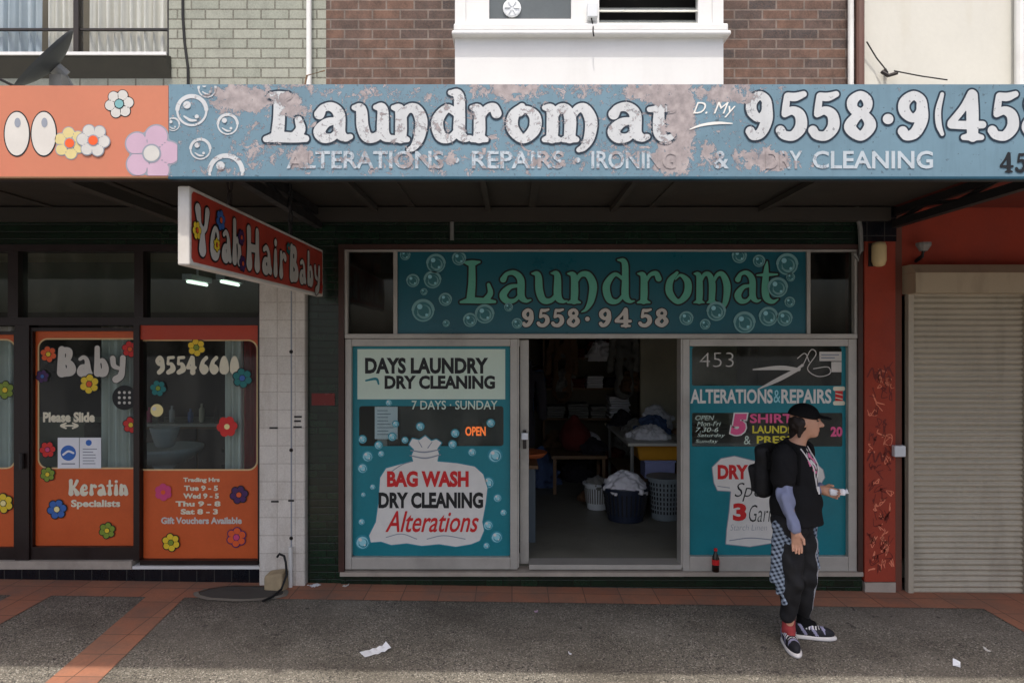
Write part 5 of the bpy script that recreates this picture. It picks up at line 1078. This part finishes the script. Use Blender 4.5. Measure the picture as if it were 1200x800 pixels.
for i in range(10):
    y = 7.85+i*.19; g_ = thing('hanging_garment', f'{gn[i]} garment on a hanger, {ow[i]} on the clothes rail', 'garment', (.16, y, 1.0), 'garments on the clothes rail'); vol = Vol((-.15, y-.1, .75), (.5, y+.1, 1.95), .02)
    vol.cap((.16, y, 1.84), (.16, y, .95+.12*(i % 3)), .07, .11, .03); vol.cap((.0, y, 1.72), (.33, y, 1.72), .04, .04, .06); vol.cap((-.01, y, 1.72), (.0, y+.02, 1.25), .05, .055, .03); vol.cap((.33, y, 1.72), (.35, y-.02, 1.25), .05, .055, .03); vol.wrinkle(.008, 40, i)
    vol.mesh('garment', M[gm[i]], g_); MB().tube([(.16, y, 1.85), (.16, y, 1.94), (.17, y, 2.0), (.19, y, 1.99)], .005, 5).build('hanger', M['steel_grey'], g_)
ct = thing('service_counter', 'blue grey laminate service counter just inside the doorway', 'counter', (.05, 6.9, FZ))
MB().box(-.5, .225, 6.55, 7.6, FZ, .88).build('cabinet', M['laminate'], ct, bevel=.006); MB().box(-.52, .25, 6.52, 7.62, .882, .915).build('worktop', M['timber'], ct, bevel=.004)
tag(MB().lathe([(.05, 0), (.16, .015), (.2, .06), (.195, .065), (.15, .03), (.01, .02)], (.16, 6.95, .916), 24).build('woven_dish', paint('orange_wicker', C(176, 92, 48), .7, .2, 30, .2), smooth=True), 'shallow orange wicker dish on the service counter', 'dish')
ch = thing('laundry_bag', 'dark red soft laundry bag on the low timber rack', 'bag', (.8, 8.9, FZ+.5))
vol = Vol((.5, 8.6, .5), (1.2, 9.3, 1.2), .02); vol.ell((.82, 8.95, .86), (.2, .18, .2), None, .03); vol.cap((.82, 8.95, .98), (.82, 8.95, 1.08), .08, .05, .06); vol.wrinkle(.012, 30, 3); vol.mesh('bag', M['redcloth'], ch); MB().tube([(.75, 8.95, 1.02), (.82, 8.95, 1.03), (.89, 8.95, 1.02)], .012, 6).build('tie', M['whitecloth'], ch)
rk = thing('low_rack', 'low timber rack carrying the red laundry bag', 'rack', (.85, 8.9, FZ))
MB().box(.5, 1.2, 8.6, 9.25, .62, .66).build('top', M['timber'], rk)
for x, y in ((.54, 8.64), (1.16, 8.64), (.54, 9.2), (1.16, 9.2)): MB().box(x-.02, x+.02, y-.02, y+.02, FZ, .619).build('leg', M['timber'], rk)

# loose washing, sacks and folded work heaped around the room
spots = [((1.62, 8.1, TZ), .22, .2, .16, 'whitecloth', 'white washing heaped at the near end of the pale table'), ((1.62, 8.75, TZ), .17, .16, .17, 'greycloth', 'grey washing heaped halfway along the pale table'), ((2.2, 8.4, TZ), .2, .2, .12, 'browncloth', 'brown washing heaped on the right of the pale table'), ((1.5, 9.35, TZ), .14, .14, .22, 'darkcloth', 'dark washing heaped at the far end of the pale table'),
         ((.75, 10.05, 2.282), .2, .12, .14, 'whitecloth', 'white bundle on the left end of the top shelf'), ((1.65, 10.05, 2.282), .2, .12, .16, 'bluecloth', 'blue bundle on the right end of the top shelf'), ((.95, 9.55, FZ), .26, .22, .42, 'darkcloth', 'dark bundle of clothes on the floor below the back shelves'), ((1.45, 9.75, FZ), .2, .16, .5, 'redcloth', 'red bundle of clothes on the floor below the back shelves'),
         ((.62, 9.85, .52), .16, .1, .36, 'browncloth', 'brown bundle stuffed in the left of the bottom shelf'), ((1.1, 9.9, .52), .22, .1, .36, 'whitecloth', 'white bundle stuffed in the middle of the bottom shelf'), ((1.65, 9.9, .52), .2, .1, .34, 'greycloth', 'grey bundle stuffed in the right of the bottom shelf'), ((2.05, 7.75, FZ), .2, .2, .5, 'whitecloth', 'white sack of washing on the floor right of the grey basket'),
         ((1.75, 8.45, TZ), .18, .16, .26, 'bluecloth', 'blue washing heaped behind the near white heap on the pale table'), ((1.9, 9.0, TZ), .22, .2, .34, 'whitecloth', 'tall white washing heap at the far right of the pale table'), ((.4, 9.2, FZ), .2, .2, .62, 'bluecloth', 'blue bundle of clothes on the floor left of the low rack'), ((1.05, 8.85, .661), .13, .16, .2, 'darkcloth', 'dark folded clothes heaped on the right end of the low rack'),
         ((1.02, 8.3, FZ), .15, .14, .2, 'browncloth', 'brown washing dropped on the floor behind the little white basket'), ((1.15, 10.05, 2.282), .2, .12, .2, 'greycloth', 'grey bundle in the middle of the top shelf'), ((.75, 10.0, 1.425), .15, .1, .3, 'greycloth', 'grey bundle pushed into the left of the second filled shelf'), ((1.75, 9.98, 1.425), .16, .1, .3, 'browncloth', 'brown bundle pushed into the right of the second filled shelf'), ((1.3, 9.98, 1.865), .2, .1, .3, 'whitecloth', 'white bundle in the middle of the third filled shelf')]
for i, (c_, rx, ry, h, mt, lab) in enumerate(spots): tag(pile(c_, rx, ry, h, 46, .045, M[mt], 'laundry_heap', 20+i), lab, 'laundry', 'loose washing in the laundry room')
for i, (x, z0, z1, mt, lab) in enumerate(((1.62, 1.35, 2.3, 'greycloth', 'grey shirt hung on a hook in front of the back shelves'), (.72, 1.3, 2.3, 'browncloth', 'brown coat hung on a hook in front of the back shelves'))):
    vol = Vol((x-.3, 9.75, z0-.1), (x+.3, 9.98, z1+.1), .018); vol.cap((x, 9.87, z1-.12), (x, 9.87, z0+.05), .11, .14, .03).cap((x-.15, 9.87, z1-.15), (x+.15, 9.87, z1-.15), .04, .04, .05).cap((x-.17, 9.87, z1-.17), (x-.2, 9.87, z0+.35), .05, .05, .02).cap((x+.17, 9.87, z1-.17), (x+.2, 9.87, z0+.35), .05, .05, .02).wrinkle(.01, 40, 50+i)
    g_ = thing('hanging_garment', lab, 'garment', (x, 9.87, z0), 'garments hung on the back shelves'); vol.mesh('garment', M[mt], g_); MB().tube([(x, 9.87, z1-.1), (x, 9.87, z1+.02), (x+.02, 9.87, z1+.05), (x+.04, 9.87, z1+.03)], .005, 5).build('hanger', M['steel_grey'], g_)

# ------------------------------------------------------------------ the person
GX = -.029; HN = .005
f_ = Vector((.70, -.714, 0)).normalized(); l_ = Vector((.714, .70, 0)).normalized()
CH = Vector((1.985, 4.83, 1.17)); PV = Vector((1.995, 4.83, .84))
SR, SL = CH-l_*.165+Vector((0, 0, .145)), CH+l_*.165+Vector((0, 0, .145))
ER, WR = Vector((1.855, 4.645, 1.05)), Vector((1.918, 4.62, .825))
EL, WL_ = Vector((2.15, 4.97, 1.05)), Vector((2.155, 4.78, 1.065))
HR, HL = PV-l_*.09, PV+l_*.09
KR, AR = Vector((1.935, 4.735, .44)), Vector((1.945, 4.80, .055))
KL, AL = Vector((2.095, 4.875, .44)), Vector((2.10, 4.92, .055))
HD = Vector((2.065, 4.80, 1.54)); hf = Vector((.91, -.41, 0)).normalized(); hl = Vector((.41, .91, 0)).normalized()
NK = Vector((2.0, 4.825, 1.385))
pr = thing('person', 'person in a black T-shirt over lilac sleeves walking past the right laundromat window', 'person', (2.02, 4.85, GX))
SK = paint('skin', C(196, 148, 122), .55, .06, 20, 0); LIP = paint('lips', C(168, 104, 92), .5, .05, 20, 0); EYE = paint('eye_dark', C(40, 30, 26), .3, .1, 20, 0)
body = Vol((1.72, 4.50, GX), (2.42, 5.1, 1.70), HN)
UP = Vector((0, 0, 1))
rotB = [list(f_), list(l_), [0, 0, 1]]; rotH = [list(hf), list(hl), [0, 0, 1]]
body.ell(CH+UP*.04, (.105, .14, .2), rotB, .05).ell(PV+UP*.06, (.095, .12, .13), rotB, .05).cap(CH, PV, .10, .095, .05)
body.cap(NK-UP*.06, HD-UP*.06-hf*.02, .055, .05, .03)
for S, E, W_ in ((SR, ER, WR), (SL, EL, WL_)): body.cap(S, E, .05, .038, .04).cap(E, W_, .038, .025, .02)
for H, K, A in ((HR, KR, AR), (HL, KL, AL)): body.cap(H, K, .072, .046, .05).cap(K, A, .048, .03, .03)
FR = Vector((-.12, -.99, 0)).normalized(); FL = Vector((.97, -.22, 0)).normalized()
for A, D in ((AR, FR), (AL, FL)): body.cap(A-D*.03-UP*.03, A+D*.13-UP*.045, .035, .025, .03)
# head and face
body.ell(HD+UP*.02-hf*.012, (.094, .074, .095), rotH, .01).ell(HD-UP*.035+hf*.022, (.064, .058, .078), rotH, .03)
body.ell(HD-UP*.088+hf*.055, (.026, .03, .022), rotH, .02)
body.cap(HD+hf*.083+UP*.012, HD+hf*.106-UP*.024, .009, .014, .012).cap(HD+hf*.09-UP*.03+hl*.011, HD+hf*.09-UP*.03-hl*.011, .009, .009, .008)
body.cap(HD+hf*.08+UP*.026+hl*.03, HD+hf*.08+UP*.026-hl*.03, .011, .011, .012)
body.cap(HD+hf*.082-UP*.056+hl*.016, HD+hf*.082-UP*.056-hl*.016, .008, .008, .006).cap(HD+hf*.08-UP*.066+hl*.013, HD+hf*.08-UP*.066-hl*.013, .008, .008, .006)
for sg in (1, -1):
    e = HD-hf*.005+hl*.073*sg-UP*.01; body.ell(e, (.018, .009, .028), rotH, .006)
# hands
def hand(vol, W, d, side, palm_n, curl, spread=.17):
    d = d.normalized(); side = (side-d*side.dot(d)).normalized(); n = d.cross(side)*palm_n
    vol.cap(W, W+d*.03, .025, .026, .015)
    for q in (-.022, -.008, .008, .022): vol.cap(W+d*.02+side*q*.7, W+d*.085+side*q, .015, .0125, .012)
    for q, L in ((-.027, .052), (-.0095, .066), (.0085, .07), (.026, .062)):
        p = W+d*.088+side*q; a1 = curl*.5; dd = d*math.cos(a1)+n*math.sin(a1)+side*q*1.5; p2 = p+dd*L*.5; a2 = curl*1.3; dd2 = d*math.cos(a2)+n*math.sin(a2); p3 = p2+dd2*L*.32; a3 = curl*1.9; p4 = p3+(d*math.cos(a3)+n*math.sin(a3))*L*.25
        vol.cap(p, p2, .0095, .0085, .002).cap(p2, p3, .0085, .0078, .002).cap(p3, p4, .0078, .007, .002)
    t0 = W+d*.028+side*.022; t1 = t0+(d*.75+side*.55+n*.35).normalized()*.042; t2 = t1+(d*.9+side*.1+n*.45).normalized()*.03
    vol.cap(t0, t1, .013, .0105, .008).cap(t1, t2, .0105, .0085, .004)
hand(body, WR, Vector((.10, -.05, -1)), Vector((.85, -.45, 0)), 1, .55)
hand(body, WL_, Vector((.75, -.62, -.12)), Vector((.1, .1, 1)), 1, .7)
def face_pick(P):
    mi = np.zeros(len(P), int); Q = P-np.array(HD); a = Q@np.array(hf); b = Q@np.array(hl); z = Q[:, 2]
    mi[(a > .06) & (np.abs(b) < .02) & (z > -.072) & (z < -.052)] = 1
    mi[(a > .055) & (np.abs(np.abs(b)-.03) < .012) & (np.abs(z-.008) < .006)] = 2
    mi[(a > .055) & (np.abs(np.abs(b)-.031) < .018) & (np.abs(z-.027) < .004)] = 2
    return mi
body.mesh('body', [SK, LIP, EYE], pr, face_pick)
# clothes
BT = paint('black_jersey', C(30, 30, 32), .95, .15, 30, 0, bump=.3, spec=.15); LI = paint('lilac_jersey', C(130, 137, 166), .95, .06, 20, 0, bump=.2); PK = paint('pink_print', C(232, 130, 170), .8, .05, 20, 0)
BP = paint('black_track_pants', C(26, 26, 29), .75, .15, 25, 0, bump=.2); ST = paint('pale_piping', C(176, 176, 182), .8, .05, 20, 0); CAPM = paint('black_cap', C(22, 22, 23), .95, .15, 40, 0, bump=.3, spec=.1); HAIR = paint('dark_hair', C(34, 24, 20), .6, .2, 60, 0)
SH = paint('black_trainer', C(30, 30, 36), .7, .1, 30, 0); SO = paint('white_sole', C(222, 218, 216), .7, .05, 20, .2); PUR = paint('violet_trim', C(150, 148, 176), .7, .05, 20, 0); SOCK = paint('red_sock', C(150, 58, 60), .95, .05, 20, 0)
tee = Vol((1.74, 4.52, .76), (2.30, 5.12, 1.46), HN)
tee.ell(CH+UP*.05, (.135, .175, .20), rotB, .05).ell(PV+UP*.12+f_*.03, (.15, .165, .2), rotB, .06).cap(CH+f_*.02, PV+f_*.02, .14, .155, .05)
tee.cap(PV+UP*.1+l_*.05, PV-UP*.03+l_*.05+f_*.02, .14, .14, .05).cap(PV+UP*.1-l_*.05, PV-UP*.03-l_*.05+f_*.02, .13, .135, .05)
tee.cap(SR+l_*.04+UP*.01, SL-l_*.04+UP*.01, .065, .065, .05)
for S, E in ((SR, ER), (SL, EL)): tee.cap(S, S+(E-S)*.58, .076, .078, .03)
tee.wrinkle(.007, 44, 2); tee.cut((0, 0, .83), (0, 0, -1)); tee.cut(NK+UP*.012+f_*.0, (f_.x*.35, f_.y*.35, .94))
for S, E in ((SR, ER), (SL, EL)):
    pass
pc = tee.surf(CH+UP*.1+f_*.4-l_*.0, -f_)
def print_pick(P):
    Q = P-np.array(pc); b = Q@np.array(l_); z = Q[:, 2]; a = Q@np.array(f_)
    n_ = np.sin(70*b+2*np.sin(50*z))+np.sin(60*z+1.7*np.sin(80*b)); near = (a > -.05) & ((b/.06)**2+(z/.085)**2 < 1)
    mi = np.zeros(len(P), int); mi[near & (n_ > .35)] = 1; mi[near & (n_ < -.75)] = 2; return mi
tee.mesh('t_shirt', [BT, PK, SO], pr, print_pick)
sl_ = Vol((1.74, 4.5, .78), (2.36, 5.12, 1.3), HN)
for S, E, W_ in ((SR, ER, WR), (SL, EL, WL_)): sl_.cap(S+(E-S)*.45, E, .055, .05, .02).cap(E, W_-(W_-E).normalized()*.015, .05, .036, .025).cap(W_-(W_-E).normalized()*.05, W_-(W_-E).normalized()*.015, .04, .04, .005)
sl_.wrinkle(.0065, 75, 5); sl_.mesh('sleeve', LI, pr)
tr = Vol((1.78, 4.58, .03), (2.26, 5.08, .92), HN)
tr.ell(PV+UP*.0, (.125, .155, .12), rotB, .05)
for H, K, A in ((HR, KR, AR), (HL, KL, AL)): tr.cap(H, K, .102, .076, .04).cap(K, A+UP*(.125 if A is AR else .09), .074, .054, .03)
tr.wrinkle(.0085, 48, 8)
def stripe(P):
    mi = np.zeros(len(P), int)
    for H, K, A, o in ((HL, KL, AL, f_*.6+l_*.0), ):
        a, k, b = np.array(H), np.array(K), np.array(A); z = P[:, 2]; t1 = np.clip((a[2]-z)/(a[2]-k[2]), 0, 1)[:, None]; t2 = np.clip((k[2]-z)/(k[2]-b[2]), 0, 1)[:, None]
        c_ = np.where(z[:, None] > k[2], a+(k-a)*t1, k+(b-k)*t2); Q = P-c_; side = Q@np.array(Vector((.80, -.6, 0)).normalized()); lat = np.abs(Q@np.array(Vector((.6, .8, 0)).normalized()))
        mi[(side > 0) & (lat < .011) & (z < .82)] = 1
    return mi
tr.mesh('trousers', [BP, ST], pr, stripe)
for A, D in ((AR, FR), (AL, FL)):
    sd2 = D.cross(UP); fl0 = Vector((A.x, A.y, GX)); rot = [list(D), list(sd2), [0, 0, 1]]
    v = Vol((A.x-.3, A.y-.3, GX-.02), (A.x+.3, A.y+.3, .16), HN)
    v.ell(fl0+D*.085+UP*.042, (.125, .045, .05), rot, .02).ell(fl0+UP*.065-D*.03, (.06, .042, .06), rot, .03).cap(fl0-D*.01+UP*.09, fl0+D*.05+UP*.08, .042, .036, .03).cut(fl0+UP*.022, (0, 0, -1)); v.cut(fl0+UP*.118, (-.25*D.x, -.25*D.y, 1))
    def sp(P, fl0=fl0, D=D):
        Q = P-np.array(fl0); a = Q@np.array(D); z = Q[:, 2]; mi = np.zeros(len(P), int)
        mi[(np.abs((a*14+z*9) % 1-.5) < .16) & (z > .035) & (a < .14)] = 1; mi[(a > .01) & (a < .10) & (z > .075) & (np.abs((a*45) % 1-.5) < .22)] = 2; return mi
    so = v.mesh('shoe', [SH, PUR, SO], pr, sp)
    v = Vol((A.x-.3, A.y-.3, GX-.02), (A.x+.3, A.y+.3, .06), HN); v.ell(fl0+D*.10+UP*.014, (.125, .052, .034), rot, .02).ell(fl0-D*.02+UP*.016, (.075, .047, .036), rot, .03).cut(fl0+UP*.03, (0, 0, 1)).cut(fl0+UP*.002, (0, 0, -1)); v.mesh('sole', SO, so)
    v = Vol((A.x-.1, A.y-.1, -.0), (A.x+.1, A.y+.1, .2), HN); v.cap(A+UP*.0, A+UP*.12, .044, .044, .01).cap(A+UP*.02, A+D*.06+UP*.012, .04, .03, .02); v.mesh('sock', SOCK if D is FR else CAPM, pr)
cp = Vol(HD-Vector((.2, .2, .06)), HD+Vector((.2, .2, .17)), HN)
cp.ell(HD+UP*.036-hf*.014, (.106, .086, .092), rotH, .01).cut(HD+UP*.028, (-.18*hf.x, -.18*hf.y, -1)); cp.ell(HD+UP*.034+hf*.105, (.066, .062, .009), [list((hf-UP*.18).normalized()), list(hl), list((UP+hf*.18).normalized())], .008); cp.mesh('cap', CAPM, pr)
hr = Vol(HD-Vector((.2, .2, .2)), HD+Vector((.2, .2, .1)), HN)
hr.ell(HD-hf*.03-UP*.01, (.084, .084, .075), rotH, .01).cap(HD-hf*.06-UP*.03, HD-hf*.07-UP*.12, .05, .035, .03).cap(HD-hf*.035-UP*.03-hl*.065, HD-hf*.04-UP*.10-hl*.06, .02, .014, .02).cap(HD-hf*.035-UP*.03+hl*.065, HD-hf*.04-UP*.10+hl*.06, .02, .014, .02).wrinkle(.003, 110, 4); hr.cut(HD+hf*.006, (hf.x, hf.y, 0)); hr.mesh('hair', HAIR, pr)
# plaid shirt tied at the waist
t = NT('plaid_cotton'); sp_ = t.n('ShaderNodeSeparateXYZ'); t.l(t.pos(), sp_.inputs[0]); xx = t.math('ADD', sp_.outputs[0], t.math('MULTIPLY', sp_.outputs[2], .5)); zz = t.math('SUBTRACT', sp_.outputs[2], t.math('MULTIPLY', sp_.outputs[0], .5))
sx = t.math('GREATER_THAN', t.math('SINE', t.math('MULTIPLY', xx, 210)), .0); sz = t.math('GREATER_THAN', t.math('SINE', t.math('MULTIPLY', zz, 210)), .0)
cc = t.mix(t.math('MULTIPLY', t.math('ADD', sx, sz), .5), C(22, 30, 46), C(150, 164, 182)); PLAID = t.fin(cc, .9)
pl = Vol((1.76, 4.5, .2), (2.3, 5.05, .9), HN); hp = HR-l_*.09+f_*.03
hp = Vector((1.87, 4.72, .80))
for i, (dx, dy, zb2) in enumerate(((-.05, .03, .44), (-.02, .015, .36), (.012, .0, .30), (.045, -.012, .40), (.07, -.025, .52))): pl.cap(hp+Vector((dx*.7, dy*.7, .0)), Vector((hp.x+dx*1.2, hp.y+dy, zb2)), .026, .018, .035)
pl.cap(hp+Vector((-.03, .02, .02)), hp+Vector((.09, -.02, .02)), .035, .03, .02)
hp2 = Vector((2.14, 4.86, .80)); pl.cap(hp2, hp2+Vector((.03, 0, -.30)), .02, .018, .02).cap(hp2+Vector((.0, -.02, 0)), hp2+Vector((.005, -.02, -.2)), .02, .018, .02)
pl.wrinkle(.004, 55, 6); pl.mesh('tied_shirt', PLAID, pr)
pts = []
for w_ in np.linspace(-1, 1, 15):
    q = tee.surf(CH+UP*(.19-.26*(1-abs(w_)))+l_*(.075*w_)+f_*.4, -f_)
    if q is not None: pts.append(q+f_*.006)
ld = MB(); ld.tube(pts, .0045, 6); tgp = pts[len(pts)//2]; lan = ld.build('lanyard', SO, pr)
MB().tube([tgp+f_*.004, tgp+f_*.008-UP*.05], .014, 8).build('tag', SO, lan)
# backpack (worn, a thing of its own)
bpk = thing('backpack', 'black backpack on the back of the person in the black T-shirt', 'backpack', (1.83, 4.97, .95))
bc = CH-f_*.19+UP*.0
v = Vol((1.55, 4.7, .85), (2.1, 5.25, 1.5), .007); v.rbox(bc, (.06, .11, .195), .05, rotB, 0).rbox(bc-f_*.07-UP*.07, (.03, .085, .10), .028, rotB, .02).wrinkle(.005, 35, 9); v.mesh('bag', paint('black_nylon', C(24, 24, 27), .7, .15, 30, 0, bump=.2), bpk)
sm = MB()
for sg in (-1, 1):
    pts = [bc+f_*.06+l_*.1*sg+UP*.15]
    for ang in np.linspace(-.9, 1.75, 12):
        o = CH+l_*.115*sg+UP*.06; d = -f_*math.cos(ang+.6)*1.0+UP*math.sin(ang+.6); q = tee.surf(o+d*.5, -d, .5)
        if q is not None: pts.append(q+d*.006)
    q = tee.surf(CH+l_*.14*sg-UP*.05+f_*.5, -f_, .6); 
    if q is not None: pts.append(q+f_*.006)
    sm = MB().tube(pts, .016, 6); sm.build('strap', CAPM, bpk)
pk_ = WL_+Vector((.75, -.62, -.12)).normalized()*.115+UP*.012
pkt = thing('paper_packet', 'small white packet held in the hand of the person by the window', 'packet', tuple(pk_))
v = Vol(pk_-Vector((.1, .1, .1)), pk_+Vector((.1, .1, .1)), .005); v.rbox(pk_, (.05, .022, .022), .01, [[.9, -.42, .1], [.42, .9, 0], [-.1, 0, 1]], 0).wrinkle(.003, 80, 2); v.mesh('wrapper', M['paper'], pkt)
MB().tube([pk_+Vector((.045, -.02, .005)), pk_+Vector((.06, -.027, .012))], .014, 8, .018).build('folded_end', M['paper'], pkt)
